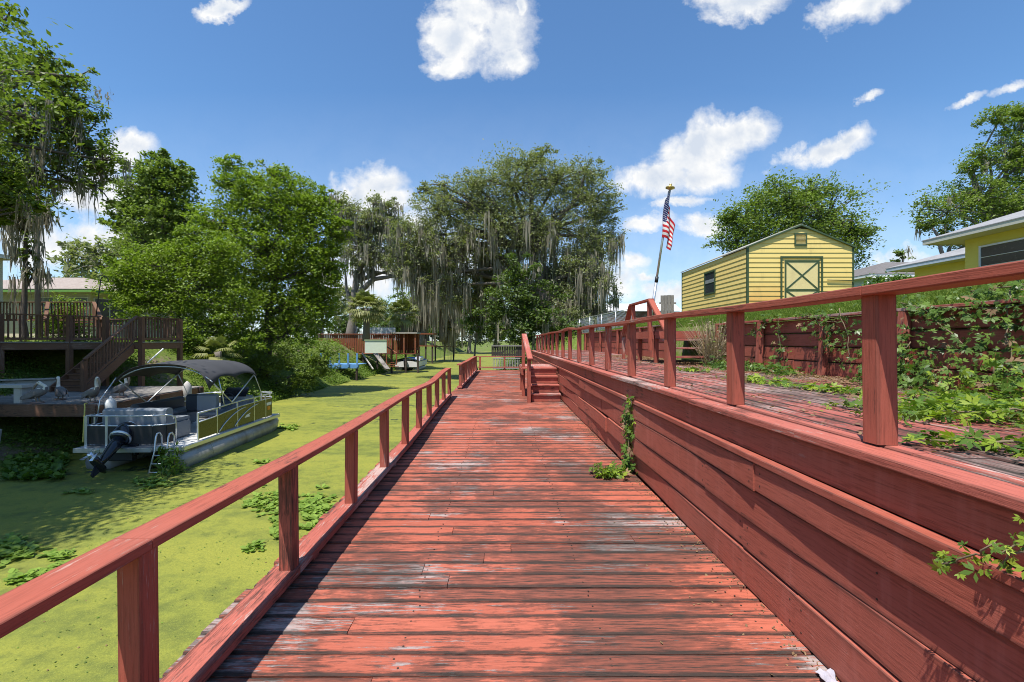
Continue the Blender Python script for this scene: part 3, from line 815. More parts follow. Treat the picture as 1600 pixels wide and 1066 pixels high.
grass('lawn_grass', 6.6, 11.5, 6, 22, 60000, .06, M['grass'], 12, w=.007)
grass('lawn_grass', 4.9, 9, 16, 34, 30000, .08, M['grass'], 13, w=.012)

# ================================================================ yellow shed
SX0, SX1, SY0, SY1, SZ0, SZE, SZA = 8.43, 12.07, 15.7, 21.4, 2.42, 4.77, 5.5
sh = thing('yellow_shed', 'pale yellow lap-sided shed with dark green trim and a crossbraced door on the raised lawn', 'shed', ((SX0 + SX1) / 2, 18.5, SZ0))
def m_siding():
    t = NT('yellow_siding'); ob = t.coord('Object'); r = t.attr()
    c = t.mix(t.math('ADD', t.math('MULTIPLY', r, .5), t.math('MULTIPLY', t.noise(t.mapv(ob, (1, 1, 6)), 2, 4), .5)), (.76, .58, .20), (.68, .50, .165))
    s = t.n('ShaderNodeSeparateXYZ', {0: ob})
    # rust stain low on the front, left of the door, fading upward with a ragged edge
    zr = t.math('MULTIPLY', t.math('ADD', s.outputs[2], t.math('MULTIPLY', t.noise(t.mapv(ob, (1, 1, 2)), 2.5, 5), .55)), .4)
    xr = t.math('ADD', t.math('MULTIPLY', t.math('ADD', s.outputs[0], t.math('MULTIPLY', t.noise(ob, 3, 3), .3)), .3), .6)
    m = t.math('MULTIPLY', t.math('MULTIPLY', t.ramp(zr, [(.30, .8), (.58, 0)]), t.ramp(xr, [(.42, 1), (.50, 0)])), t.ramp(t.math('MULTIPLY', t.math('ADD', s.outputs[1], 3.0), .5), [(.05, 1), (.2, .12)]))
    c = t.mix(m, c, (.62, .27, .06))
    d = t.ramp(t.noise(t.mapv(ob, (1, 1, .35), (2, 2, 2)), 2.2, 6, .7), [(.55, 0), (.75, .5)])
    c = t.mix(d, c, (.34, .25, .10))
    return t.done(t.bsdf(c, .55, spec=.3))
M['siding'] = m_siding(); M['green_trim'] = m_plain('dark_green_trim', (.05, .08, .035), .5, var=.2)
M['door_yellow'] = m_plain('door_panel_paint', (.74, .60, .28), .5, var=.08, dirt=(.45, .33, .16), dirt_amt=.3)
M['shed_roof'] = m_plain('shed_roof', (.30, .29, .25), .8, bump=.3)
mb = MB(); step = .165; z = SZ0; cx = (SX0 + SX1) / 2
def lap(mb, a, b, z0, z1, out, cut=0.0):
    """one lapped board from a to b (x,y) with its lower edge standing out"""
    ax, ay = a; bx, by = b; ox, oy = out
    for_ = [(ax + ox * .022, ay + oy * .022, z0), (bx + ox * .022, by + oy * .022, z0), (bx - cut + ox * .004, by + oy * .004, z1), (ax + cut + ox * .004, ay + oy * .004, z1)]
    inn = [(ax, ay, z0), (bx, by, z0), (bx - cut, by, z1), (ax + cut, ay, z1)]
    mb.add(for_ + inn, [[0, 1, 2, 3], [4, 5, 1, 0], [3, 2, 6, 7], [7, 6, 5, 4], [0, 3, 7, 4], [1, 5, 6, 2]])
while z < SZA - .05:
    z1 = z + step
    if z1 <= SZE + .01: xa, xb = SX0, SX1
    else:
        k = max(0, (z - SZE) / (SZA - SZE)); xa, xb = SX0 + k * (cx - SX0), SX1 - k * (SX1 - cx)
    cut = 0 if z1 <= SZE + .01 else (z1 - max(z, SZE)) / (SZA - SZE) * (cx - SX0)
    if xb - xa > 2 * cut + .02: lap(mb, (xa, SY0), (xb, SY0), z, z1 - .001, (0, -1), cut)
    if z1 <= SZE + .02:
        lap(mb, (SX0, SY1), (SX0, SY0), z, z1 - .001, (-1, 0))
    z = z1
mb.box(SX0 + .03, SX1 - .01, SY0 + .03, SY1, SZ0 - .3, SZE - .02)
mb.prism([(SX0 + .1, SY0 + .02, SZE - .02), (SX1 - .1, SY0 + .02, SZE - .02), (cx, SY0 + .02, SZA - .08)], (0, SY1 - SY0 - .04, 0))
mb.build('walls', M['siding'], sh)
m2 = MB()
for s, xe in ((-1, SX0 - .06), (1, SX1 + .06)):
    m2.prism([(xe, SY0 - .05, SZE - .03), (cx, SY0 - .05, SZA + .02), (cx, SY0 - .05, SZA + .06), (xe, SY0 - .05, SZE + .01)], (0, SY1 - SY0 + .1, 0))
m2.build('roof', M['shed_roof'], sh)
for q in ((SX0 - .028, SX0 + .04, SY0 - .028, SY0 + .04), (SX1 - .04, SX1 + .028, SY0 - .028, SY0 + .04), (SX0 - .028, SX0 + .03, SY1 - .06, SY1 + .02)):
    m2 = MB(); m2.box(*q, SZ0 - .02, SZE - .03); m2.build('corner_trim', M['green_trim'], sh)
m2 = MB(); m2.beam((SX0 - .07, SY0 - .065, SZE - .03), (cx, SY0 - .065, SZA + .01), .03, .055); m2.beam((SX1 + .07, SY0 - .066, SZE - .03), (cx, SY0 - .066, SZA + .01), .03, .055); m2.build('gable_trim', M['green_trim'], sh)
D0, D1, DZ0, DZ1 = 9.68, 10.88, SZ0 + .06, 4.30
dr = MB(); dr.box(D0, D1, SY0 - .05, SY0 - .026, DZ0, DZ1); dr = dr.build('door', M['door_yellow'], sh)
m2 = MB()
for x in (D0 - .1, D1 + .1): m2.box(x - .03, x + .03, SY0 - .055, SY0 - .02, DZ0 - .05, DZ1 + .14)
m2.box(D0 - .071, D1 + .071, SY0 - .055, SY0 - .02, DZ1 + .08, DZ1 + .14); m2.build('door_frame', M['green_trim'], sh)
m2 = MB(); zm = 3.28
m2.beam((D0, SY0 - .058, DZ1 - .03), (D1, SY0 - .058, DZ1 - .03), .014, .06); m2.beam((D0, SY0 - .058, zm), (D1, SY0 - .058, zm), .014, .06)
for x in (D0 + .03, D1 - .03): m2.beam((x, SY0 - .0595, DZ0), (x, SY0 - .0595, DZ1), .06, .014, (0, 1, 0))
for za, zb in ((zm + .03, DZ1 - .06), (DZ0 + .02, zm - .03)):
    m2.beam((D0 + .06, SY0 - .056, za), (D1 - .06, SY0 - .056, zb), .012, .05); m2.beam((D0 + .06, SY0 - .0575, zb), (D1 - .06, SY0 - .0575, za), .012, .05)
m2.build('cross_brace', M['green_trim'], dr)
vt = MB()
for x in (10.06, 10.44): vt.box(x - .025, x + .025, SY0 - .05, SY0 - .015, 4.80, 5.24)
vt.box(10.085, 10.415, SY0 - .05, SY0 - .015, 5.19, 5.24); vt.box(10.085, 10.415, SY0 - .05, SY0 - .015, 4.80, 4.85)
vt = vt.build('gable_vent', M['green_trim'], sh)
m2 = MB()
for k in range(8): m2.beam((10.085, SY0 - .032, 4.87 + k * .042), (10.415, SY0 - .032, 4.87 + k * .042), .03, .012, (0, .5, .8))
m3 = MB(); m3.box(10.09, 10.41, SY0 - .024, SY0 - .0225, 4.85, 5.19); m3.build('backing', M['black'], vt)
m2.build('louvres', M['door_yellow'], vt)
wn = MB()
for y in (18.05, 18.95): wn.box(SX0 - .05, SX0 - .005, y - .04, y + .04, 3.42, 4.36)
wn.box(SX0 - .05, SX0 - .005, 18.09, 18.91, 4.30, 4.36); wn.box(SX0 - .05, SX0 - .005, 18.09, 18.91, 3.42, 3.48)
wn = wn.build('window', M['green_trim'], sh)
M['glass_dark'] = m_plain('window_glass', (.035, .04, .045), .08, var=.05, spec=.6)
m2 = MB(); m2.box(SX0 - .032, SX0 - .026, 18.09, 18.91, 3.48, 4.30); m2.build('pane', M['glass_dark'], wn)
m2 = MB(); m2.box(SX0 - .045, SX0 - .024, 18.09, 18.91, 3.88, 3.92); m2.box(SX0 - .04, SX0 - .022, 18.1, 18.9, 3.93, 4.02); m2.build('sash', M['alu'], wn)
m2 = MB(); m2.tube([(11.15, SY0 - .06, 3.62), (12.05, SY0 - .06, 3.60)], .018, 6); m2.build('door_bar', M['green_trim'], sh)
m2 = MB(); m2.box(SX0 - .03, SX0 - .005, SY0 + .1, SY1, SZ0 - .2, SZ0 - .02); m2.build('skirt_board', M['door_yellow'], sh)

# grey fence boards beside the shed
fb_ = thing('board_fence', 'short stretch of grey weathered board fence behind the yellow shed', 'fence', (7.7, 21.8, 2.4))
m2 = MB()
for k in range(4): m2.box(7.55 + .16 * k, 7.70 + .16 * k, 21.78, 21.81, 2.4, 3.72 + rng.uniform(-.03, .03))
m2.build('boards', M['greywood'], fb_)
m2 = MB(); m2.box(7.5, 8.3, 21.815, 21.86, 3.3, 3.39); m2.build('rail', M['greywood'], fb_)

# ================================================================ yellow houses on the right
M['stucco'] = m_plain('yellow_stucco', (.68, .56, .13), .85, var=.06, bump=.25, scale=3)
M['fascia'] = m_plain('white_fascia', (.50, .48, .41), .6, var=.05)
M['soffit'] = m_plain('cream_soffit', (.55, .50, .36), .7, var=.05)
def m_shingle(name, a, b):
    t = NT(name); ob = t.coord('Object')
    br = t.n('ShaderNodeTexBrick', {'Vector': t.mapv(ob, (1, 1, 1), rot=(0, 0, R(90))), 'Color1': (*a, 1), 'Color2': (*b, 1), 'Mortar': (*[c * .5 for c in a], 1), 'Scale': 4.0, 'Mortar Size': .012, 'Brick Width': .9, 'Row Height': .45})
    c = t.mix(.35, br.outputs[0], t.mix(t.noise(ob, 1.5, 5), a, b))
    return t.done(t.bsdf(c, .9, bump=t.noise(ob, 60, 3), bstr=.5, bdist=.01, spec=.1))
M['shingle'] = m_shingle('grey_shingles', (.22, .22, .225), (.30, .30, .31))
M['shingle_dark'] = m_shingle('brown_shingles', (.12, .11, .11), (.18, .17, .17))
M['shingle_pink'] = m_shingle('pinkish_shingles', (.26, .215, .19), (.35, .30, .27))
def hip_house(name, label, x0, x1, y0, y1, zb, ze, rise, ov, wallm, roofm, fasm, group=None):
    h = thing(name, label, 'house', ((x0 + x1) / 2, (y0 + y1) / 2, zb), group)
    m2 = MB(); m2.box(x0, x1, y0, y1, zb - .5, ze - .03); m2.build('wall', wallm, h)
    X0, X1, Y0, Y1 = x0 - ov, x1 + ov, y0 - ov, y1 + ov
    hw = min(X1 - X0, Y1 - Y0) / 2; zr = ze + .1 + hw * rise
    if Y1 - Y0 >= X1 - X0: ra, rb = ((X0 + X1) / 2, Y0 + hw, zr), ((X0 + X1) / 2, Y1 - hw, zr)
    else: ra, rb = (X0 + hw, (Y0 + Y1) / 2, zr), (X1 - hw, (Y0 + Y1) / 2, zr)
    e = ze + .12
    c = [(X0 - .03, Y0 - .03, e), (X1 + .03, Y0 - .03, e), (X1 + .03, Y1 + .03, e), (X0 - .03, Y1 + .03, e)]
    m2 = MB(); vs = c + [ra, rb] + [(p[0], p[1], p[2] - .03) for p in c]
    if Y1 - Y0 >= X1 - X0: fs = [[0, 1, 4], [1, 2, 5, 4], [2, 3, 5], [3, 0, 4, 5]]
    else: fs = [[0, 1, 5, 4], [1, 2, 5], [2, 3, 4, 5], [3, 0, 4]]
    fs += [[0, 6, 7, 1], [1, 7, 8, 2], [2, 8, 9, 3], [3, 9, 6, 0], [9, 8, 7, 6]]
    m2.add(vs, fs); rf = m2.build('roof', roofm, h)
    m2 = MB()
    for a, b in (((X0, Y0), (X1, Y0)), ((X1, Y0), (X1, Y1)), ((X1, Y1), (X0, Y1)), ((X0, Y1), (X0, Y0))):
        m2.beam((a[0], a[1], ze + .02), (b[0], b[1], ze + .02), .035, .14)
    m2.build('fascia', fasm, rf)
    m2 = MB(); m2.box(X0 + .02, X1 - .02, Y0 + .02, Y1 - .02, ze - .028, ze - .004); m2.build('soffit', M['soffit'], rf)
    return h
h1 = hip_house('house', 'yellow stucco house with grey shingle roof and a wide dark window at the right edge', 15.8, 25, 3.0, 15.56, 2.65, 5.0, .36, .75, M['stucco'], M['shingle'], M['fascia'])
wn = MB(); wx = 15.8
for y in (12.6, 15.05): wn.box(wx - .05, wx + .02, y - .03, y + .03, 3.4, 4.66)
wn.box(wx - .05, wx + .02, 12.63, 15.02, 4.60, 4.66); wn.box(wx - .06, wx + .02, 12.63, 15.02, 3.4, 3.46)
wn = wn.build('window', M['alu'], h1)
M['window_dark'] = m_plain('dark_window', (.06, .05, .045), .25, var=.3, scale=9, spec=.5)
m2 = MB(); m2.box(wx - .02, wx - .012, 12.63, 15.02, 3.46, 4.6); m2.build('pane', M['window_dark'], wn)
m2 = MB()
for z in (3.72, 3.98, 4.27): m2.box(wx - .04, wx - .021, 12.63, 15.02, z - .012, z + .012)
m2.build('glazing_bars', M['alu'], wn)
h2 = hip_house('house', 'lower yellow wing with bluish grey roof set back behind the nearer yellow house', 18.9, 27, 16.5, 20.9, 2.7, 4.85, .34, .7, M['stucco'], M['shingle'], m_plain('bluish_fascia', (.42, .48, .55), .6))
h3 = hip_house('house', 'pale blue house with a dark roof just showing between shed and yellow house', 21.5, 34, 26.5, 36, 2.7, 5.25, .3, .6, m_plain('pale_blue_wall', (.42, .52, .64), .8), M['shingle_dark'], M['white'])

# ================================================================ flagpole and flag
fp = thing('flagpole', 'thin leaning metal flagpole topped by a small gold disc behind the landing handrail', 'flagpole', (4.53, 14, 2.0))
pb, pt = Vector((4.50, 14, 1.9)), Vector((5.14, 14.0, 6.22))
m2 = MB(); m2.tube([pb, pb.lerp(pt, .35)], .042, 10); m2.tube([pb.lerp(pt, .35), pt], .034, 10); m2.build('pole', M['alu'], fp)
m2 = MB(); m2.tube([pb.lerp(pt, .33), pb.lerp(pt, .37)], .052, 10); m2.build('collar', M['black'], fp)
ax = (pt - pb).normalized()
m2 = MB(); m2.lathe(pt, [(.03, -.06), (.05, -.04), (.14, 0), (.135, .03), (.06, .05), (.03, .06), (.045, .09), (.04, .13), (.0, .15)], 16, ax); m2.build('finial', m_plain('gold_finial', (.55, .40, .15), .35, .6), fp)
def m_flag():
    t = NT('flag_cloth'); uv = t.coord('UV'); s = t.n('ShaderNodeSeparateXYZ', {0: uv})
    st_ = t.math('GREATER_THAN', t.math('FRACT', t.math('MULTIPLY', s.outputs[1], 6.5)), .4999)
    c = t.mix(st_, (.55, .035, .045), (.75, .74, .72))
    can = t.math('MULTIPLY', t.math('LESS_THAN', s.outputs[0], .40), t.math('GREATER_THAN', s.outputs[1], .4615))
    vo = t.n('ShaderNodeTexVoronoi', {'Vector': t.mapv(uv, (28, 17, 1)), 'Scale': 1.0, 'Randomness': 0.0})
    star = t.math('LESS_THAN', vo.outputs['Distance'], .23)
    c = t.mix(can, c, t.mix(star, (.02, .03, .12), (.75, .74, .75)))
    d = t.bsdf(c, .85, spec=.1); tr = t.n('ShaderNodeBsdfTranslucent', {'Color': c})
    return t.done(t.n('ShaderNodeMixShader', {0: .25, 1: d, 2: tr}))
# cloth hanging limp from its hoist: u along the fly, v up the hoist; the fly falls in folds
hoA, hoB = pb.lerp(pt, .965), pb.lerp(pt, .70)
def flagpt(u, v):
    h = hoB.lerp(hoA, v)
    drop = 1.16 * u * (.56 + .44 * v) + .03 * math.sin(u * 9)
    dx = .19 * u - .17 * math.exp(-((u - .30) / .2) ** 2) * (.4 + .6 * v) + .035 * math.sin(u * 13 + v * 2.5)
    px_ = pb.x + (pt.x - pb.x) * ((h.z - drop * .5) - pb.z) / (pt.z - pb.z)
    return (px_ + dx - .02, h.y - .09 - .09 * math.cos(u * 13 + v * 1.6) * min(1, u * 4) - .03 * math.sin(v * 7), h.z - drop)
m2 = MB(); m2.grid(flagpt, 60, 26)
fl = m2.build('flag', m_flag(), fix=False, loc=(4.9, 13.9, 4.6)); tag(fl, 'American flag hanging limp in folds from the leaning flagpole', 'flag')
m2 = MB(); m2.tube([hoA + Vector((-.05, -.05, .05)), hoB + Vector((-.06, -.06, -.1))], .01, 5); m2.build('halyard', M['black'], fp)

# ================================================================ climbing and creeping plants
def palmate(c, size, g, nl=5, up=.6, face=None):
    """compound leaves: nl leaflets fanning from every centre"""
    n = len(c)
    nr = g.normal(size=(n, 3)) * .6; nr[:, 2] += up
    if face is not None: nr += np.array(face)
    nr /= np.linalg.norm(nr, axis=1)[:, None]
    a = g.normal(size=(n, 3)); a[:, 2] -= .4; a -= nr * (a * nr).sum(1)[:, None]; a /= np.linalg.norm(a, axis=1)[:, None]
    b = np.cross(nr, a)
    out = []
    sz = size * g.uniform(.4, 1.4, n)[:, None]
    for k in range(nl):
        th = (k - (nl - 1) / 2) * (2.3 / max(1, nl - 1)) * (1.15 if nl > 3 else .9) + g.normal(size=n)[:, None] * .12
        d = a * np.cos(th) + b * np.sin(th); s = -a * np.sin(th) + b * np.cos(th)
        L = sz * (1 - .25 * abs(k - (nl - 1) / 2) / max(1, nl / 2)); W = L * .37
        v = np.empty((n, 4, 3)); dr = nr * L * .18
        v[:, 0] = c + d * L * .08; v[:, 1] = c + d * L * .6 + s * W * .5 - dr * .3; v[:, 2] = c + d * L * 1.05 - dr; v[:, 3] = c + d * L * .55 - s * W * .5 - dr * .3
        out.append(v)
    return np.stack(out, 1).reshape(-1, 3), n * nl
def creeper(name, label, cat, stems, n, size, mat, spread, seed, face=None, nl=5, up=.6, wts=None, group=None, mat2=None, p2=.2, stem_r=.006, zmin=None):
    g = np.random.default_rng(seed)
    base = Vector(stems[0][0])
    root = thing(name, label, cat, base, group)
    segs = []
    for s in stems:
        for a, b in zip(s[:-1], s[1:]): segs.append((np.array(a, float), np.array(b, float)))
    ln = np.array([np.linalg.norm(b - a) for a, b in segs]); p = ln / ln.sum()
    i = g.choice(len(segs), n, p=p); t = g.uniform(0, 1, n)[:, None]
    A = np.array([s[0] for s in segs])[i]; B = np.array([s[1] for s in segs])[i]
    c = A + (B - A) * t + g.normal(size=(n, 3)) * np.array(spread)
    if zmin is not None: c[:, 2] = np.maximum(c[:, 2], zmin + g.uniform(0, .03, n))
    v, nf = palmate(c, size, g, nl, up, face)
    rn = np.repeat(g.uniform(0, 1, n), nl) * .8 + g.uniform(0, .2, nf)
    mi = np.where(g.uniform(0, 1, n) < .035, 2, (g.uniform(0, 1, n) < p2).astype(int)) if mat2 else None
    mi = np.repeat(mi, nl) if mat2 else None
    np_mesh('leaves', v, nf, 4, rn, [mat, mat2, M['dryleaf']] if mat2 else mat, root, mi=mi)
    mb = MB()
    for s in stems:
        pts = []
        for a, b in zip(s[:-1], s[1:]):
            for k in range(4): pts.append(Vector(a).lerp(Vector(b), k / 4) + Vector((g.normal(), g.normal(), g.normal())) * .012)
        mb.tube(pts + [Vector(s[-1])], stem_r, 5)
    mb.build('stem', M['stem'], root, fix=False)
    return root
creeper('creeper', 'narrow green creeper climbing the boardwalk wall from a leafy foot on the planks', 'creeper',
        [[(1.43, 5.2, .02), (1.45, 5.22, .35), (1.46, 5.2, .65), (1.455, 5.18, .86)], [(1.43, 5.22, .02), (1.44, 5.3, .4), (1.45, 5.26, .7)], [(1.43, 5.18, .03), (1.25, 5.12, .05), (.98, 5.1, .05)]],
        210, .062, M['leaf_vine'], (.028, .05, .03), 21, (-.8, -.3, 0), mat2=M['leaf_lime'], p2=.25, zmin=.02)
creeper('creeper', 'low clump of lime green creeper on the planks at the foot of the wall', 'creeper', [[(1.36, 5.06, .03), (1.2, 5.02, .06), (1.0, 5.05, .05)], [(1.3, 5.1, .05), (1.05, 5.0, .06)]], 70, .065, M['leaf_lime'], (.06, .06, .03), 22, mat2=M['leaf_vine'], p2=.5, zmin=.03)
creeper('creeper', 'sprig of yellow green creeper hanging over the wall at the right edge', 'creeper', [[(1.50, 1.12, 1.03), (1.43, 1.2, .98), (1.40, 1.30, .90), (1.385, 1.38, .84), (1.375, 1.45, .805)], [(1.42, 1.22, .97), (1.39, 1.28, .86)]], 52, .028, M['leaf_lime'], (.018, .022, .022), 23, (-.7, -.6, .2), mat2=M['leaf_vine'], p2=.45, stem_r=.003)
WX = 4.52
creeper('wall_vine', 'narrow ivy column hanging down the lawn wall near the landing stairs', 'vine', [[(WX, 7.45, 1.92), (WX - .02, 7.4, 1.5), (WX, 7.42, 1.05)], [(WX, 7.7, 1.9), (WX - .03, 7.95, 1.72), (WX - .03, 8.25, 1.62)]], 150, .048, M['leaf_glossy'], (.05, .10, .06), 24, (-.8, -.3, .1), mat2=M['leaf_vine'], p2=.35)
creeper('wall_vine', 'bushy vine spilling over the lawn wall cap just left of the big near post', 'vine', [[(WX, 6.9, 1.93), (WX - .03, 6.4, 1.8), (WX - .03, 6.0, 1.75)], [(WX, 6.6, 1.9), (WX - .06, 6.3, 1.6), (WX - .05, 6.25, 1.35)], [(WX, 6.1, 1.92), (WX - .05, 5.9, 1.55), (WX - .05, 5.85, 1.2)]], 250, .048, M['leaf_glossy'], (.07, .16, .09), 25, (-.8, -.3, .1), mat2=M['leaf_vine'], p2=.4)
creeper('wall_vine', 'large tangled vine smothering the lawn wall at the right edge', 'vine', [[(WX + .1, 5.3, 1.95), (WX - .02, 4.7, 1.85), (WX, 4.2, 1.8), (WX, 3.4, 1.85)], [(WX, 4.9, 1.85), (WX - .1, 4.5, 1.6), (WX - .1, 4.3, 1.4)], [(WX + .15, 4.2, 2.0), (WX - .1, 4.0, 1.55), (WX - .15, 3.9, 1.1)], [(WX, 3.6, 1.9), (WX - .15, 3.6, 1.5), (WX - .1, 3.5, 1.1)], [(WX + .2, 4.6, 2.0), (WX + .1, 3.8, 2.02), (WX + .1, 3.2, 2.0)]],
        760, .056, M['leaf_vine'], (.07, .13, .08), 26, (-.7, -.4, .2), mat2=M['leaf_glossy'], p2=.35)
creeper('shrub', 'dense dark green shrub at the foot of the lawn wall behind the big near post', 'shrub', [[(4.35, 5.35, 1.02), (4.25, 5.2, 1.35), (4.3, 5.1, 1.6)], [(4.3, 4.95, 1.02), (4.2, 4.9, 1.3), (4.3, 4.8, 1.5)], [(4.3, 5.1, 1.02), (4.1, 5.0, 1.2)], [(4.3, 4.6, 1.02), (4.2, 4.55, 1.25)]], 620, .055, M['leaf_glossy'], (.13, .16, .12), 27, (-.5, -.4, .3), mat2=M['leaf_vine'], p2=.45, zmin=1.03)
creeper('shrub', 'light green weedy shrub at the foot of the wall at the right edge', 'shrub', [[(4.2, 4.3, 1.02), (4.1, 4.2, 1.25)], [(4.25, 3.9, 1.02), (4.1, 3.8, 1.3)], [(4.15, 3.5, 1.02), (4.05, 3.4, 1.3)]], 300, .058, M['leaf_vine'], (.14, .2, .09), 28, (-.4, -.4, .3), mat2=M['leaf_lime'], p2=.3, zmin=1.03)
creeper('ground_vine', 'wide bright green vine patch spreading over the upper deck boards, the largest one', 'vine', [[(3.9, 3.3, 1.04), (3.2, 3.1, 1.06), (2.55, 3.2, 1.05)], [(3.9, 2.9, 1.04), (3.1, 2.75, 1.07), (2.5, 2.9, 1.05)], [(3.6, 2.5, 1.04), (2.9, 2.45, 1.06)], [(4.2, 3.6, 1.04), (3.2, 3.55, 1.06)]], 1400, .052, M['leaf_vine'], (.16, .13, .035), 29, None, up=1.2, mat2=M['leaf_lime'], p2=.38, zmin=1.03)
creeper('ground_vine', 'lime green vine runner on the upper deck nearest the wall cap', 'vine', [[(2.7, 2.05, 1.04), (2.3, 1.98, 1.06), (1.95, 2.08, 1.05)], [(2.5, 1.75, 1.04), (2.1, 1.7, 1.05)], [(2.3, 1.5, 1.04), (2.0, 1.52, 1.05)]], 260, .055, M['leaf_vine'], (.08, .06, .025), 30, None, up=1.2, mat2=M['leaf_lime'], p2=.45, zmin=1.03)
creeper('ground_vine', 'dark green ivy bed along the foot of the lawn wall', 'vine', [[(4.3, 9.2, 1.05), (4.25, 8.2, 1.08), (4.2, 7.2, 1.07), (4.1, 6.5, 1.04)], [(4.0, 8.6, 1.05), (3.95, 7.6, 1.06)]], 650, .065, M['leaf_glossy'], (.14, .12, .05), 31, None, up=1.0, mat2=M['leaf_vine'], p2=.4, zmin=1.03)
creeper('ground_vine', 'thin yellow green runner stretching across the middle of the upper deck', 'vine', [[(2.95, 5.9, 1.03), (3.05, 5.2, 1.05), (3.1, 4.6, 1.05), (3.3, 3.95, 1.04)]], 250, .062, M['leaf_lime'], (.09, .1, .018), 32, None, up=1.4, mat2=M['leaf_vine'], p2=.45, zmin=1.03)
creeper('ground_vine', 'small yellow green tuft on the upper deck before the landing stairs', 'vine', [[(2.95, 7.6, 1.03), (3.25, 7.2, 1.04)]], 70, .06, M['leaf_lime'], (.1, .1, .02), 33, None, up=1.2, mat2=M['leaf_vine'], p2=.5, zmin=1.03)
g_ = np.random.default_rng(35)
# dry weed beside the landing steps
dw = thing('dry_weed', 'straw coloured dry weed beside the landing steps', 'weed', (4.25, 9.45, 1.0))
n = 420; b0 = np.stack([4.28 + g_.normal(size=n) * .08, 9.3 + g_.normal(size=n) * .08, np.full(n, 1.05)], 1); hh = g_.uniform(.25, .95, n)
dr_ = g_.normal(size=(n, 3)) * .36; dr_[:, 2] = 1; tp = b0 + dr_ * hh[:, None]; th = g_.uniform(0, 3.14, n); s_ = np.stack([np.cos(th), np.sin(th), 0 * th], 1) * .006
v = np.empty((n, 4, 3)); v[:, 0] = b0 - s_; v[:, 1] = b0 + s_; v[:, 2] = tp + s_ * .4; v[:, 3] = tp - s_ * .4
np_mesh('stalks', v.reshape(-1, 3), n, 4, g_.uniform(0, 1, n), M['straw'], dw)
np_mesh('leaves', leaf_quads(tp[:260] - dr_[:260] * .1 + g_.normal(size=(260, 3)) * .07, .075, g_, .3, .3, .6), 260, 4, g_.uniform(0, 1, 260), [M['straw'], M['grass_bank']], dw, mi=(g_.uniform(0, 1, 260) < .35).astype(int))
# leaf litter on the upper deck
n = 14000; x = np.minimum(4.55, 4.55 - np.abs(g_.normal(size=n)) * .62); x = np.where(g_.uniform(0, 1, n) < .12, g_.uniform(1.8, 4.5, n), x); y = g_.uniform(1.2, 16, n)
pt_ = np.stack([x, y, 1.02 + np.abs(g_.normal(size=n)) * .008], 1)
tag(np_mesh('leaf_litter', leaf_quads(pt_, .045, g_, 3.0, .45), n, 4, g_.uniform(0, 1, n), M['dryleaf']), kind='stuff')
n = 700; pt_ = np.stack([1.47 - np.abs(g_.normal(size=n)) * .25, g_.uniform(1, 20, n), .004 + np.abs(g_.normal(size=n)) * .004], 1)
tag(np_mesh('leaf_litter', leaf_quads(pt_, .022, g_, 3.0, .5), n, 4, g_.uniform(0, 1, n), M['dryleaf']), kind='stuff')
# scrap at the foot of the wall
m2 = MB(); m2.grid(lambda u, v: (1.40 + .07 * u + .01 * math.sin(v * 9), 1.93 + .12 * v, .012 + .018 * math.sin(u * 5 + v * 3) ** 2), 6, 8); tag(m2.build('scrap', m_plain('lilac_white', (.34, .32, .37), .6, scale=40, var=.45), loc=(1.43, 2.0, .01), fix=False), 'crumpled white scrap on the planks at the bottom edge against the wall', 'scrap')
# flowering bush on the lawn
def bush(name, label, cat, c, r, n, leaf, mat, seed, flowers=None, group=None):
    g = np.random.default_rng(seed); root = thing(name, label, cat, (c[0], c[1], c[2] - r[2]), group)
    bl = [(c[0] + g.normal() * r[0] * .4, c[1] + g.normal() * r[1] * .4, c[2] + g.normal() * r[2] * .2, r[0] * .62, r[1] * .62, r[2] * .8) for _ in range(7)]
    pts, cc, bi, idx = blob_points(bl, n, g, .3, 30, .5, .8, .15)
    pts[:, 2] = np.maximum(pts[:, 2], c[2] - r[2])
    np_mesh('foliage', leaf_quads(pts, leaf, g, .4, .5), len(pts), 4, g.uniform(0, 1, len(pts)), mat, root)
    mb = MB()
    for q in bl: mb.tube([(c[0], c[1], c[2] - r[2] * 1.05), Vector(q[:3])], [.03, .01], 5)
    mb.build('stem', M['bark'], root, fix=False)
    if flowers:
        top = cc[cc[:, 2] > c[2] - r[2] * .3]; top = top[g.choice(len(top), min(len(top), flowers), replace=True)] + g.normal(size=(min(len(top), flowers), 3)) * .06
        fp_ = np.repeat(top, 7, 0) + g.normal(size=(len(top) * 7, 3)) * .025
        np_mesh('blossoms', leaf_quads(fp_, .06, g, .4, .8), len(fp_), 4, g.uniform(0, 1, len(fp_)), M['white'], root)
    return root
bush('flowering_bush', 'rounded bush with white blossoms on the lawn right of the yellow shed', 'bush', (10.85, 12.9, 2.95), (.62, .6, .42), 4200, .09, M['leaf_vine'], 41, 70)
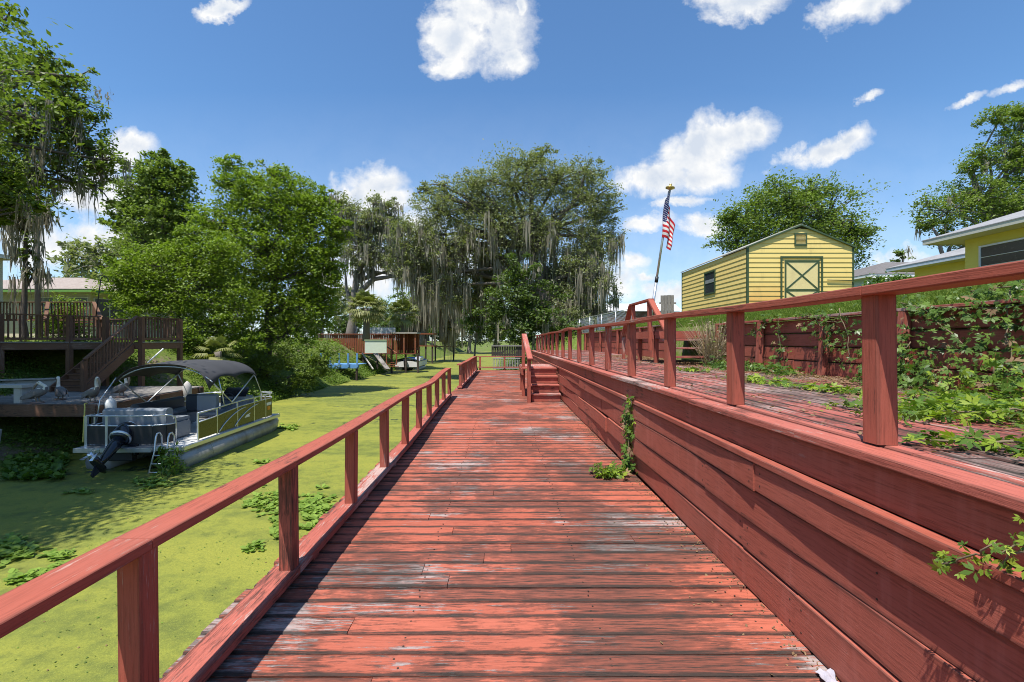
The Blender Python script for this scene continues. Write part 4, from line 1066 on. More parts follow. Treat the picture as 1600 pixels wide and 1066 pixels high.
# ================================================================ neighbour's dock and brown deck on the left bank
DZ = -.10
dk = thing('dock', 'grey plank dock with heavy brown fascia at the left edge beside the pontoon boat', 'dock', (-12.5, 13.5, DZ))
mb = MB(); y = 11.62
def dock_x1(y): return -10.36 - .1 * (y - 11.6)
while y < 16.4:
    mb.beam((-17.5, y + .07, DZ - .02 + rng.uniform(-.003, .003)), (dock_x1(y) + rng.uniform(-.02, .02), y + .07, DZ - .02), .138, .036, ch=.005); y += .146
mb.build('planks', M['greywood'], dk)
mb = MB(); mb.box(-17.5, -10.37, 11.56, 11.615, DZ - .31, DZ + .004); mb.beam((-10.35, 11.6, DZ - .17), (-10.84, 16.45, DZ - .17), .05, .26); mb.build('fascia', M['brown'], dk)
for x, y in ((-10.46, 11.72), (-10.62, 13.9), (-10.8, 16.2), (-13.2, 11.8), (-15.6, 11.8)):
    m2 = MB(); m2.box(x - .08, x + .08, y - .08, y + .08, -2.1, DZ - .045); m2.build('piling', M['darkwood'], dk)
m2 = MB(); m2.beam((-12.36, 11.0, -1.55), (-12.24, 11.02, -.62), .13, .10, (0, 1, 0)); tag(m2.build('mooring_stake', M['palewood'], loc=(-12.3, 11, -1.4)), 'pale stubby wooden stake standing in the bank before the grey dock', 'stake')
# low pale wall at the back of the dock
lw = thing('low_wall', 'low pale weathered board wall along the back of the grey dock', 'wall', (-15.3, 14.5, DZ))
m2 = MB(); m2.beam((-17.4, 13.1, DZ + .20), (-14.45, 14.75, DZ + .20), .06, .36); m2.build('board', M['palewood'], lw)
m2 = MB(); m2.beam((-17.4, 13.04, DZ + .41), (-14.45, 14.69, DZ + .41), .16, .05); m2.build('cap_board', M['palewood'], lw)
bn = thing('bench', 'pale concrete bench end at the left edge of the grey dock', 'bench', (-12.75, 11.95, DZ))
m2 = MB(); m2.box(-13.9, -12.42, 11.75, 12.15, DZ + .40, DZ + .48); m2.build('seat', M['concrete'], bn)
m2 = MB(); m2.box(-12.72, -12.5, 11.8, 12.1, DZ + .002, DZ + .398, ch=.03); m2.build('leg', M['concrete'], bn)
m2 = MB(); m2.box(-13.8, -13.58, 11.8, 12.1, DZ + .002, DZ + .398, ch=.03); m2.build('leg', M['concrete'], bn)
m2 = MB(); m2.tube([(-10.62, 11.62, DZ + .03), (-10.61, 11.54, DZ + .02), (-10.55, 11.48, DZ - .06), (-9.80, 10.62, -.84)], .016, 6); tag(m2.build('mooring_rope', m_plain('yellow_rope', (.62, .52, .12), .8), loc=(-10.6, 11.5, -.2)), 'taut yellow mooring rope from the dock corner down to the boat', 'rope')
fd = thing('boat_fender', 'white cylindrical fender hanging at the dock corner beside the boat', 'fender', (-10.28, 11.9, -.5))
m2 = MB(); m2.lathe((-10.26, 11.9, -.5), [(.02, -.02), (.09, .02), (.125, .08), (.125, .40), (.09, .48), (.03, .53), (.02, .58)], 14); m2.build('body', M['white'], fd)
m2 = MB(); m2.tube([(-10.26, 11.9, .07), (-10.32, 11.92, .0), (-10.40, 11.95, -.08)], .012, 5); m2.build('rope', M['white'], fd)
fd2 = thing('boat_fender', 'smaller grey fender at the back corner of the dock seen through the boat canopy frame', 'fender', (-10.62, 15.3, -.45))
m2 = MB(); m2.lathe((-10.62, 15.3, -.45), [(.02, -.02), (.09, .02), (.13, .1), (.13, .45), (.08, .55), (.02, .62)], 12); m2.build('body', M['concrete'], fd2)

# brown deck: polygon floor with balustrades
bd = thing('brown_deck', 'dark brown raised timber deck with baluster railings and stairs down to the dock', 'deck', (-15, 16.5, 1.4))
FZ = 1.50
poly = [(-20.5, 10.9), (-16.2, 14.6), (-14.45, 16.5), (-13.1, 16.5), (-12.95, 18.4), (-20.5, 18.4)]
mb = MB()
y = 10.95
while y < 18.4:
    xr = np.interp(y, [10.9, 14.6, 16.5, 16.501, 18.4], [-20.5, -16.2, -14.45, -13.1, -12.95])
    if xr > -20.3: mb.beam((-20.5, y + .07, FZ - .02), (xr, y + .07, FZ - .02), .138, .036)
    y += .146
mb.build('planks', M['brown'], bd)
mb = MB()
for a, b in zip(poly[:5], poly[1:5]): mb.beam((a[0], a[1], FZ - .16), (b[0], b[1], FZ - .16), .05, .23)
mb.build('rim_joist', M['brown'], bd)
mb = MB(); mb.beam((-20.5, 10.86, FZ - .018), (-16.2, 14.555, FZ - .018), .06, .03); mb.beam((-16.2, 14.555, FZ - .018), (-14.48, 16.45, FZ - .018), .06, .03); mb.beam((-13.07, 16.5, FZ - .018), (-12.92, 18.4, FZ - .018), .06, .03); mb.build('edge_strip', M['palewood'], bd)
for x, y in ((-16.2, 14.65), (-15.1, 15.85), (-14.45, 16.55), (-13.15, 16.55), (-13.0, 18.3), (-18.4, 12.8)):
    m2 = MB(); m2.box(x - .075, x + .075, y - .075, y + .075, min(gz(x, y), -.15) - .3, FZ + .9); m2.build('post', M['brown'], bd)
def balustrade(a, b, z0, z1, mat, parent, sp=.13, first=.07):
    a, b = Vector((a[0], a[1], 0)), Vector((b[0], b[1], 0)); L = (b - a).length
    m2 = MB()
    n = int((L - first) / sp)
    for k in range(n + 1):
        t = (first + k * sp) / L; q = a.lerp(b, t)
        zz0, zz1 = z0[0] + (z0[1] - z0[0]) * t, z1[0] + (z1[1] - z1[0]) * t
        m2.beam((q.x, q.y, zz0 + .075), (q.x, q.y, zz1 - .05), .038, .038, (0, 1, 0), ch=.002)
    m2.build('balusters', mat, parent)
    m2 = MB(); m2.beam((a.x, a.y, z1[0] - .02), (b.x, b.y, z1[1] - .02), .13, .04); m2.build('top_rail', mat, parent)
    m2 = MB(); m2.beam((a.x, a.y, z0[0] + .10), (b.x, b.y, z0[1] + .10), .04, .08); m2.build('bottom_rail', mat, parent)
for a, b in (((-20.4, 10.98), (-16.25, 14.6)), ((-16.13, 14.74), (-14.55, 16.47)), ((-13.1, 16.62), (-12.98, 18.2)), ((-13.06, 18.36), (-16.6, 18.36))):
    balustrade(a, b, (FZ, FZ), (FZ + .92, FZ + .92), M['brown'], bd)
# stairs from the deck down to the dock
N_ = 8
for k in range(N_):
    z = DZ + (FZ - DZ) * (k + 1) / (N_ + 1); y = 14.55 + k * .245
    m2 = MB(); m2.box(-14.42, -13.36, y - .02, y + .27, z - .04, z); m2.build('tread', M['brown'], bd)
    m2 = MB(); m2.box(-14.38, -13.40, y + .02, y + .04, z - .175, z - .042); m2.build('riser', M['brown'], bd)
for x in (-13.345, -14.435):
    m2 = MB(); m2.prism([(x - .02, 14.5, DZ + .003), (x - .02, 14.5, DZ + .17), (x - .02, 16.45, FZ - .06), (x - .02, 16.45, FZ - .38), (x - .02, 14.8, DZ + .003)], (.04, 0, 0)); m2.build('stringer', M['brown'], bd)
m2 = MB(); m2.box(-13.40, -13.28, 14.42, 14.54, DZ + .003, DZ + .98); m2.build('post', M['brown'], bd)
balustrade((-13.33, 14.5), (-13.28, 16.5), (DZ + .16, FZ + .05), (DZ + 1.06, FZ + .94), M['brown'], bd, .12)
# upper flight with its own rails at the back left
us = thing('deck_stairs', 'brown stair flight with white-edged sloping rails rising behind the brown deck', 'stairs', (-17.6, 18.8, 1.5))
for k in range(5):
    m2 = MB(); m2.box(-18.7, -17.3, 18.5 + k * .28, 18.8 + k * .28, FZ + .17 * (k + 1) - .04, FZ + .17 * (k + 1)); m2.build('tread', M['brown'], us)
for x0, x1 in ((-18.6, -19.9), (-16.3, -17.9)):
    balustrade((x0, 18.5), (x1, 19.9), (FZ, FZ + .85), (FZ + .92, FZ + 1.75), M['brown'], us, .14)
balustrade((-17.9, 19.95), (-22.5, 19.95), (FZ + .85, FZ + .85), (FZ + 1.75, FZ + 1.75), M['brown'], us, .14)
# shepherd hook
hk = MB(); hb = Vector((-13.95, 15.6, FZ + .88)); pts = [hb, hb + Vector((.10, 0, .8)), hb + Vector((.16, 0, 1.22))]
for k in range(1, 9):
    th = math.pi * (1 - k / 8 * 1.15); pts.append(hb + Vector((.16 + .13 + .13 * math.cos(th), 0, 1.22 + .13 * math.sin(th))))
hk.tube(pts, .016, 6); tag(hk.build('plant_hook', M['black'], loc=hb), 'black metal plant hook rising from the brown deck railing', 'plant hook')

# pelicans: one continuous body each
M['pel_grey'] = m_plain('pelican_grey', (.17, .15, .14), .8, var=.35, scale=14, bump=.3); M['pel_white'] = m_plain('pelican_pale', (.66, .62, .54), .8, var=.1)
M['pel_bill'] = m_plain('pelican_bill', (.25, .19, .14), .6); M['pel_base'] = m_plain('pinkish_base', (.30, .19, .16), .8, var=.25)
def pelican(name, label, loc, rz, s, pose):
    root = thing(name, label, 'bird', loc, 'pelicans on the dock')
    def ell_tube(pts, rads, n=12):
        m2 = MB(); m2.tube([Vector(p) for p in pts], rads, n); return m2
    body = [(-.36, 0, .14), (-.30, 0, .17), (-.20, 0, .22), (-.08, 0, .28), (.06, 0, .33), (.15, 0, .36), (.20, 0, .41), (.21, 0, .48)]
    rb = [.012, .05, .105, .135, .135, .105, .07, .05]
    if pose == 'up': neck = [(.185, 0, .56), (.175, 0, .64), (.19, 0, .71), (.235, 0, .745), (.29, 0, .74)]; rn = [.042, .038, .04, .052, .035]; bill = [(.29, 0, .74), (.33, 0, .66), (.345, 0, .56), (.335, 0, .46), (.33, 0, .42)]
    else: neck = [(.17, 0, .53), (.10, 0, .57), (.06, 0, .60), (.04, 0, .62), (.0, 0, .60)]; rn = [.045, .045, .05, .052, .035]; bill = [(.0, 0, .60), (-.07, .03, .53), (-.12, .04, .46), (-.17, .05, .38), (-.19, .05, .35)]
    m2 = MB(); m2.tube([Vector(p) for p in body + neck], rb + rn, 14)
    nb = len(body)
    for k, f in enumerate(m2.f):
        c = sum((Vector(m2.v[i]) for i in f), Vector()) / len(f)
        m2.mi[k] = 1 if (c.z > .44 and len(f) == 4) else 0
    o = m2.build('body', [M['pel_grey'], M['pel_white']], None, loc=(0, 0, 0)); o.parent = root
    for sy in (-1, 1):
        w = MB(); w.grid(lambda u, v: ((-.40 + .56 * u) , sy * (.045 + .115 * math.sin(math.pi * min(1, .12 + u * .8)) * (1 - .35 * v)), .15 + .22 * u + (v - .5) * .20 * math.sin(math.pi * (.1 + .85 * u))), 8, 4)
        o = w.build('wing', M['pel_grey'], None, loc=(0, 0, 0), fix=False); o.parent = root
        o.modifiers.new('thickness', 'SOLIDIFY').thickness = .012
        lg = MB(); lg.tube([(-.02, sy * .06, .2), (.0, sy * .06, .11), (.02, sy * .06, .045)], [.03, .016, .014], 6); lg.prism([(-.02, sy * .06 - .012, .034), (.10, sy * .06 - .05, .034), (.12, sy * .06, .034), (.10, sy * .06 + .05, .034), (-.02, sy * .06 + .012, .034)], (0, 0, .014))
        o = lg.build('leg', M['pel_bill'], None, loc=(0, 0, 0)); o.parent = root
    bl = MB(); bl.tube([Vector(p) for p in bill], [.03, .034, .03, .016, .006], 8)
    o = bl.build('bill', M['pel_bill'], None, loc=(0, 0, 0)); o.parent = root
    ey = MB()
    hd = neck[3]
    for sy in (-1, 1): ey.lathe((hd[0] + .015, sy * .045, hd[2] + .012), [(.002, -.008), (.010, 0), (.002, .008)], 8, (0, 1, 0))
    o = ey.build('eyes', M['black'], None, loc=(0, 0, 0)); o.parent = root
    bs = MB(); bs.lathe((.0, 0, 0), [(.15, .002), (.17, .015), (.15, .03), (.05, .033)], 14)
    o = bs.build('base', M['pel_base'], None, loc=(0, 0, 0)); o.parent = root
    root.rotation_euler = (0, 0, rz); root.scale = (s, s, s)
    return root
pelican('pelican', 'grey pelican with curved pale neck at the dock corner beside the yellow rope', (-10.78, 11.95, DZ + .003), R(-20), .86, 'up')
pelican('pelican', 'pelican standing at the foot of the brown stair rail, farthest back on the dock', (-10.98, 13.1, DZ + .003), R(-15), .86, 'up')
pelican('pelican', 'pelican near the concrete bench with its head tucked back over its body', (-12.12, 11.85, DZ + .003), R(10), .86, 'tuck')
pelican('pelican', 'pelican with raised brownish head just behind the tucked pelican', (-12.2, 12.55, DZ + .003), R(150), .80, 'up')

# ================================================================ pontoon boat
BX, BY, BZ, BR = -8.52, 10.45, -.90, R(1.6)
boat = thing('pontoon_boat', 'grey and olive pontoon boat with a black canopy moored at the dock', 'boat', (BX, BY, BZ))
boat.rotation_euler = (0, 0, BR)
M['olive'] = m_plain('olive_panel', (.065, .060, .012), .28, var=.15, spec=.6); M['seat'] = m_plain('grey_vinyl', (.20, .225, .255), .5, var=.1, scale=4); M['seat_dark'] = m_plain('charcoal_vinyl', (.045, .05, .058), .5)
M['pont'] = m_plain('pontoon_metal', (.40, .40, .39), .45, .5, .2, 3, dirt=(.16, .14, .10), dirt_amt=.6); M['deckfloor'] = m_plain('boat_floor', (.62, .62, .60), .6)
M['canvas'] = m_plain('black_canvas', (.04, .041, .046), .8, var=.2, scale=3); M['gloss_black'] = m_plain('gloss_black', (.012, .014, .02), .18, var=.1, spec=.6); M['silver'] = m_plain('polished_metal', (.65, .66, .68), .2, .9)
def bp(name, mb, mat, parent=None, fix=True):
    o = mb.build(name, mat, None, loc=(0, 0, 0), fix=fix); o.parent = parent or boat
    return o
L_, HW = 4.75, 1.17
for sx in (-1, 1):
    m2 = MB(); x = sx * .86
    m2.tube([(x, .1, -.40), (x, .14, -.40), (x, 4.2, -.40), (x, 4.7, -.37), (x, 5.05, -.28), (x, 5.2, -.2)], [.05, .31, .31, .27, .15, .03], 18)
    for yb in (1.1, 2.1, 3.1): m2.tube([(x, yb - .02, -.40), (x, yb + .02, -.40)], .316, 18)
    pn = bp('pontoon', m2, M['pont'])
    m2 = MB(); m2.box(x - .1, x + .1, .2, 4.7, -.16, -.10); bp('bracket', m2, M['pont'], pn)
m2 = MB(); m2.prism([(-HW, .3, -.10), (-HW, L_, -.10), (HW, L_, -.10), (HW, .0, -.10), (.55, .0, -.10), (.45, .3, -.10)], (0, 0, .09)); bp('deck_platform', m2, M['deckfloor'])
m2 = MB()
for a, b in (((-HW, .28), (-HW, L_)), ((-HW, L_), (HW, L_)), ((HW, L_), (HW, -.02)), ((HW, -.02), (.55, -.02))): m2.beam((a[0], a[1], -.06), (b[0], b[1], -.06), .05, .11, ch=.015)
bp('rub_rail', m2, M['alu'])
m2 = MB(); m2.box(-HW - .03, .52, -.14, .27, -.115, -.015); bp('stern_platform', m2, M['alu'])
# fence: panels, rails and posts following the outline
out = [(HW - .05, .58), (HW - .05, 4.3), (HW - .2, 4.62), (.6, 4.7)]
left = [(.0, 4.7), (-HW + .2, 4.62), (-HW + .05, 4.3), (-HW + .05, .34)]
def run(pts, z0, z1, mat, name, t=.03):
    m2 = MB()
    for a, b in zip(pts[:-1], pts[1:]):
        h0 = z1(a) if callable(z1) else z1; h1 = z1(b) if callable(z1) else z1
        d = Vector((b[0] - a[0], b[1] - a[1], 0)); nrm = Vector((d.y, -d.x, 0)).normalized() * t / 2
        A, B = Vector((a[0], a[1], 0)), Vector((b[0], b[1], 0))
        m2.prism([A - nrm + Vector((0, 0, z0)), B - nrm + Vector((0, 0, z0)), B - nrm + Vector((0, 0, h1)), A - nrm + Vector((0, 0, h0))], nrm * 2)
    return bp(name, m2, mat)
def dens(pts, n=6):
    r = []
    for a, b in zip(pts[:-1], pts[1:]): r += [(a[0] + (b[0] - a[0]) * k / n, a[1] + (b[1] - a[1]) * k / n) for k in range(n)]
    return r + [pts[-1]]
hp = lambda p: .42 + .14 * sstep(.6, 2.8, p[1])
hr = lambda p: .66 + .06 * sstep(.6, 2.6, p[1]) - .0 * sstep(3.4, 4.6, p[1])
run(dens(out), .03, hp, M['olive'], 'side_panel'); run(dens(left), .03, hp, M['olive'], 'side_panel')
def rail(pts, zf, r=.02, name='rail', parent=None):
    m2 = MB(); m2.tube([(p[0], p[1], zf(p) if callable(zf) else zf) for p in pts], r, 8); return bp(name, m2, M['alu'], parent)
for q in (dens(out), dens(left)):
    rail(q, lambda p: hp(p) + .015, .017); rail(q, hr, .021)
for p in [(HW - .05, .58), (HW - .05, 1.35), (HW - .05, 2.3), (HW - .05, 3.2), (HW - .05, 3.9), (.9, 4.66), (.6, 4.7), (0, 4.7), (-.9, 4.64), (-HW + .05, 3.9), (-HW + .05, 3), (-HW + .05, 2.1), (-HW + .05, 1.2), (-HW + .05, .34)]:
    m2 = MB(); m2.box(p[0] - .018, p[0] + .018, p[1] - .018, p[1] + .018, .0, hr(p)); bp('fence_post', m2, M['alu'])
for y0 in (1.42, 2.15):   # swept trim arcs on the starboard panel
    m2 = MB(); m2.tube([(HW - .028, y0 + t * 1.25, .05 + .46 * math.sin(t * 1.45) ** .8) for t in [i / 8 for i in range(9)]], .016, 6); bp('trim_arc', m2, M['alu'])
m2 = MB()
m2.box(HW - .034, HW - .031, 4.0, 4.18, .22, .34); bp('registration_sticker', m2, m_plain('orange_sticker', (.65, .25, .03), .5))
m2 = MB(); m2.box(HW - .034, HW - .031, 3.95, 4.25, .37, .46); bp('registration_number', m2, M['white'])
m2 = MB(); m2.prism([(HW - .034, 2.65, .2), (HW - .034, 2.95, .2), (HW - .034, 2.9, .25), (HW - .034, 3.0, .3), (HW - .034, 2.75, .27)], (.003, 0, 0)); bp('badge', m2, M['white'])
# stern fence, curved at its starboard end
st_ = [(-HW + .05, .34), (-HW + .05, .12), (-.6, .08), (.0, .06), (.40, .10), (.62, .22), (.70, .42)]
run(dens(st_, 3), .03, .44, M['black'], 'stern_panel')
rail(dens(st_, 3), .455, .018)
rail([(-HW + .05, .34), (-HW + .05, .12), (-.6, .08), (.0, .06), (.40, .10), (.60, .2)], .68, .021)
m2 = MB(); m2.tube([(.60, .2, .68), (.67, .3, .66), (.70, .40, .60), (.70, .42, .5), (.70, .42, .0)], .021, 8); bp('rail', m2, M['alu'])
for p in ((-HW + .05, .12), (-.62, .08)):
    m2 = MB(); m2.box(p[0] - .03, p[0] + .03, p[1] - .03, p[1] + .03, -.01, .68); bp('fence_post', m2, M['alu'])
# seats and helm
def cushion(x0, x1, y0, y1, z0, z1, mat, name, parent=None):
    m2 = MB(); m2.box(x0, x1, y0, y1, z0, z1, ch=.05); return bp(name, m2, mat, parent)
b1 = cushion(-.98, .48, .45, 1.3, .02, .40, M['seat'], 'rear_bench'); cushion(-.98, .50, .38, .62, .36, .80, M['seat'], 'backrest', b1); cushion(-.98, .45, .64, 1.32, .41, .50, M['seat'], 'seat_cushion', b1)
b2 = cushion(-1.06, -.5, 1.35, 3.1, .02, .38, M['seat'], 'side_bench'); cushion(-1.08, -.86, 1.35, 3.1, .38, .78, M['seat_dark'], 'backrest', b2); cushion(-.86, -.48, 1.36, 3.08, .39, .48, M['seat'], 'seat_cushion', b2)
b3 = cushion(-.5, .1, 2.62, 2.86, .38, .88, M['seat_dark'], 'lounge_backrest')
b4 = cushion(.2, .72, 2.05, 2.5, .34, .48, M['seat'], 'helm_seat'); cushion(.2, .72, 2.0, 2.14, .48, .95, M['seat'], 'backrest', b4); cushion(.38, .54, 2.15, 2.35, .0, .34, M['alu'], 'pedestal', b4)
cs = cushion(.25, 1.02, 2.95, 3.4, .0, .78, M['seat'], 'helm_console')
m2 = MB(); m2.prism([(.27, 2.95, .78), (1.0, 2.95, .78), (.96, 3.25, 1.02), (.31, 3.25, 1.02)], (0, .02, .0)); bp('windscreen', m2, M['gloss_black'], cs)
m2 = MB(); m2.tube([(.55 + .17 * math.cos(t * .524), 2.84 + .06 * math.sin(t * .524), .72 + .16 * math.sin(t * .524)) for t in range(13)], .016, 6); m2.tube([(.55, 2.84, .72), (.55, 2.97, .66)], .02, 6); m2.tube([(.39, 2.84, .72), (.71, 2.84, .72)], .012, 5); bp('steering_wheel', m2, M['black'], cs)
cushion(-1.0, -.1, 3.8, 4.5, .02, .40, M['seat'], 'bow_bench'); cushion(.3, 1.0, 3.9, 4.5, .02, .40, M['seat'], 'bow_bench')
# bimini: canopy over two crossed bows each side, with webbing straps
def can(u, v):
    s = 2 * v - 1
    y = .95 + 2.35 * u; arch = 1.50 + .33 * (1 - abs(s) ** 2.6)
    sag = -.05 * math.sin(u * math.pi * 3) ** 2 * (1 - abs(s)) + .06 * math.sin(u * math.pi)
    ed = abs(s) ** 10
    scal = ed * (-.14 + .09 * abs(math.sin(u * math.pi * 2.0)))
    if s > 0 and u < .2: scal -= .16 * ed * (1 - u / .2)
    return (s * 1.16, y, arch + sag + scal)
m2 = MB(); m2.grid(can, 30, 30); cv = bp('canopy', m2, M['canvas'], fix=False); cv.modifiers.new('thickness', 'SOLIDIFY').thickness = .012
for sx in (-1, 1):
    for (ya, yb) in ((1.05, 2.0), (3.2, 2.0)):
        m2 = MB(); m2.tube([(sx * 1.13, ya, 1.42), (sx * 1.14, yb, .74)], .017, 7); bp('canopy_pole', m2, M['alu'])
    m2 = MB(); m2.tube([(sx * 1.13, 1.65, .72), (sx * 1.12, 1.6, .98), (sx * 1.10, 1.45, 1.44)] if sx > 0 else [(sx * 1.13, .40, .5), (sx * 1.12, .48, 1.0), (sx * 1.08, .9, 1.5)], .013, 6); bp('canopy_strut', m2, M['alu'])
    m2 = MB(); m2.tube([(sx * 1.13, 3.7, .72), (sx * 1.12, 3.22, 1.42)], .012, 6); bp('canopy_strut', m2, M['alu'])
for ya in (1.02, 3.22):
    m2 = MB(); m2.tube([(1.13 * s, ya, 1.46 + .33 * (1 - abs(s) ** 2.6) - .02) for s in [i / 8 - 1 for i in range(17)]], .016, 6); bp('canopy_bow', m2, M['alu'])
m2 = MB(); m2.tube([(-.5, 1.15, 1.86), (-.28, 1.4, 2.22)], .018, 6); bp('antenna', m2, M['white'])
# outboard motor tilted clear of the water
om = thing('outboard_motor', None, None, (0, 0, 0)); om.parent = boat
mt = Vector((-.25, .12, .30)); ax_ = Vector((.16, -.86, -.50)).normalized()
def omp(name, mb, mat): o = mb.build(name, mat, None, loc=(0, 0, 0)); o.parent = om; return o
m2 = MB(); m2.lathe(mt - ax_ * .22, [(.05, 0), (.16, .03), (.205, .12), (.215, .3), (.19, .46), (.15, .5)], 16, ax_); omp('cowling', m2, M['gloss_black'])
m2 = MB(); m2.lathe(mt - ax_ * .26, [(.10, 0), (.14, .02), (.14, .05)], 14, ax_); m2.lathe(mt + ax_ * .18, [(.215, 0), (.222, .02), (.215, .05)], 16, ax_); omp('cowling_trim', m2, M['alu'])
m2 = MB(); m2.tube([mt + ax_ * .26, mt + ax_ * .55, mt + ax_ * .85, mt + ax_ * 1.0], [.14, .115, .085, .07], 12); omp('midsection', m2, M['gloss_black'])
gb = mt + ax_ * 1.06; dn_ = Vector((.1, .55, -.83)).normalized()
m2 = MB(); m2.tube([gb - dn_ * .28, gb - dn_ * .18, gb + dn_ * .12, gb + dn_ * .24], [.03, .085, .08, .02], 10)
m2.prism([gb + ax_ * .02 - dn_ * .1, gb + ax_ * .30 - dn_ * .02, gb + ax_ * .30 + dn_ * .06, gb + ax_ * .02 + dn_ * .12], (.02, 0, 0))
m2.box(-.42 + .15, -.08 + .15, .0, .12, -.22, .05, ch=.02); omp('lower_unit', m2, M['gloss_black'])
pc = gb - dn_ * .30
m2 = MB(); m2.lathe(pc, [(.05, -.06), (.06, 0), (.05, .06)], 10, dn_)
e1 = dn_.cross(Vector((0, 0, 1))).normalized(); e2 = dn_.cross(e1)
for k in range(3):
    th = k * 2.094 + .4; r_ = e1 * math.cos(th) + e2 * math.sin(th); t_ = dn_.cross(r_)
    m2.prism([pc + r_ * .045 - t_ * .03, pc + r_ * .11 - t_ * .10 - dn_ * .03, pc + r_ * .18 - t_ * .05 - dn_ * .03, pc + r_ * .18 + t_ * .05 + dn_ * .02, pc + r_ * .10 + t_ * .09 + dn_ * .03], dn_ * .014)
omp('propeller', m2, M['silver'])
m2 = MB(); m2.box(-.52, .02, -.02, .12, -.34, -.12, ch=.02); omp('mounting_bracket', m2, M['black'])
# boarding ladder and weeds
ld = MB()
for x in (.62, .90): ld.tube([(x, .08, .0), (x, .06, .24), (x, .0, .31), (x, -.08, .30), (x, -.12, .22), (x, -.16, -.1), (x - .03, -.32, -.60)], .018, 7)
for t in (.15, .5, .85): ld.tube([(.62 - .03 * t, -.16 - .16 * t, -.1 - .5 * t), (.90 - .03 * t, -.16 - .16 * t, -.1 - .5 * t)], .016, 6)
bp('ladder', ld, M['alu'])
for o in list(boat.children_recursive):
    pass
g_ = np.random.default_rng(90)

# ================================================================ plants in and along the canal
def rosettes(name, label, cat, spots, size, mat, seed, group='floating plants on the canal', upright=.5):
    """each spot is one rosette of rounded leaves floating on the water"""
    g = np.random.default_rng(seed); c0 = Vector((*np.mean(spots, 0), WATER)); root = thing(name, label, cat, c0, group)
    V, nf = [], 0
    for (x, y) in spots:
        k = g.integers(6, 11); th = g.uniform(0, 6.28, k); s = size * g.uniform(.6, 1.3)
        el_ = g.uniform(.15, 1.0, k) * upright
        d = np.stack([np.cos(th) * np.cos(el_), np.sin(th) * np.cos(el_), np.sin(el_)], 1); sd = np.stack([-np.sin(th), np.cos(th), 0 * th], 1)
        L = s * g.uniform(.7, 1.2, k)[:, None]; W = L * .62; b = np.array([x, y, WATER + .012])
        v = np.empty((k, 6, 3)); up = np.array([0, 0, 1.])
        v[:, 0] = b + d * L * .1; v[:, 1] = b + d * L * .5 + sd * W * .4; v[:, 2] = b + d * L * .85 + sd * W * .42; v[:, 3] = b + d * L * 1.08 - up * L * .05; v[:, 4] = b + d * L * .85 - sd * W * .42; v[:, 5] = b + d * L * .5 - sd * W * .4
        V.append(v.reshape(-1, 3)); nf += k
    np_mesh('leaves', np.concatenate(V), nf, 6, g.uniform(0, 1, nf), mat, root)
    return root
def patch(px, py, rx, ry, n, seed):
    g = np.random.default_rng(seed); out = []
    while len(out) < n:
        a, b = g.normal(size=2) * .45
        q = PZ(px + a * rx, py + b * ry, WATER); out.append((q.x, q.y))
    return out
WP = [(20, 862, 30, 18, 70, .11, 'floating water plants at the left edge of the sunlit duckweed'), (92, 870, 16, 7, 12, .10, 'single small floating tuft beside the left edge plants'), (45, 905, 24, 14, 34, .10, 'floating tuft above the left end of the near railing'), (96, 886, 12, 7, 9, .09, 'tiny floating sprig against the near rail'),
      (430, 785, 50, 20, 75, .10, 'band of floating plants seen left of the second railing post'), (500, 800, 34, 26, 90, .11, 'dense floating plants between second and third railing posts'), (440, 825, 24, 26, 46, .10, 'floating plants below the band by the second post'), (395, 857, 20, 6, 9, .09, 'two tiny floating sprigs left of the second post base'),
      (240, 756, 36, 8, 34, .10, 'floating plants at the shadow edge behind the boat motor'), (125, 770, 22, 4, 12, .09, 'shaded floating sprig below the outboard motor'), (455, 668, 26, 5, 26, .12, 'floating plants off the bow of the pontoon boat'), (412, 723, 12, 3, 7, .1, 'small dark sprig floating alone off the boat side')]
for k, (px, py, rx, ry, n, s, lab) in enumerate(WP): rosettes('water_plant', lab, 'water plant', patch(px, py, rx, ry, n, 200 + k), s, M['leaf_water'], 300 + k)
rosettes('water_plant', 'broad bed of leafy plants along the shaded bank below the dock', 'water plant', [(q.x, q.y) for q in (PZ(10 + 90 * rng.random(), 716 + 36 * rng.random() ** 1.3, WATER) for _ in range(240))], .16, M['leaf_vine'], 320, upright=1.0)
creeper('reed_tuft', 'tuft of green reeds growing against the boat stern ladder', 'reeds', [[(-7.55, 10.15, WATER), (-7.5, 10.1, -.8)], [(-7.4, 10.2, WATER), (-7.35, 10.2, -.95)], [(-7.3, 10.05, WATER), (-7.2, 10.0, -1.0)]], 90, .17, M['leaf_vine'], (.08, .08, .08), 93, nl=3, up=.1)
n = 13000; g2_ = np.random.default_rng(94); yq = 1.2 + 17 * g2_.uniform(0, 1, n) ** 1.6; xq = g2_.uniform(-11.5, -1.6, n)
k = (np.sin(xq * 2.3 + np.sin(yq * 1.1) * 2) + np.sin(yq * 1.7 + xq * .8) + g2_.normal(size=n) * .9) > .2; xq, yq = xq[k], yq[k]
tag(np_mesh('duckweed_flecks', leaf_quads(np.stack([xq, yq, np.full(len(xq), WATER + .006) + g2_.uniform(0, .006, len(xq))], 1), .022, g2_, 4.0, .8), len(xq), 4, g2_.uniform(0, 1, len(xq)), [M['leaf_mid'], M['leaf_water'], M['dryleaf']], mi=g2_.choice(3, len(xq), p=[.62, .3, .08])), kind='stuff')
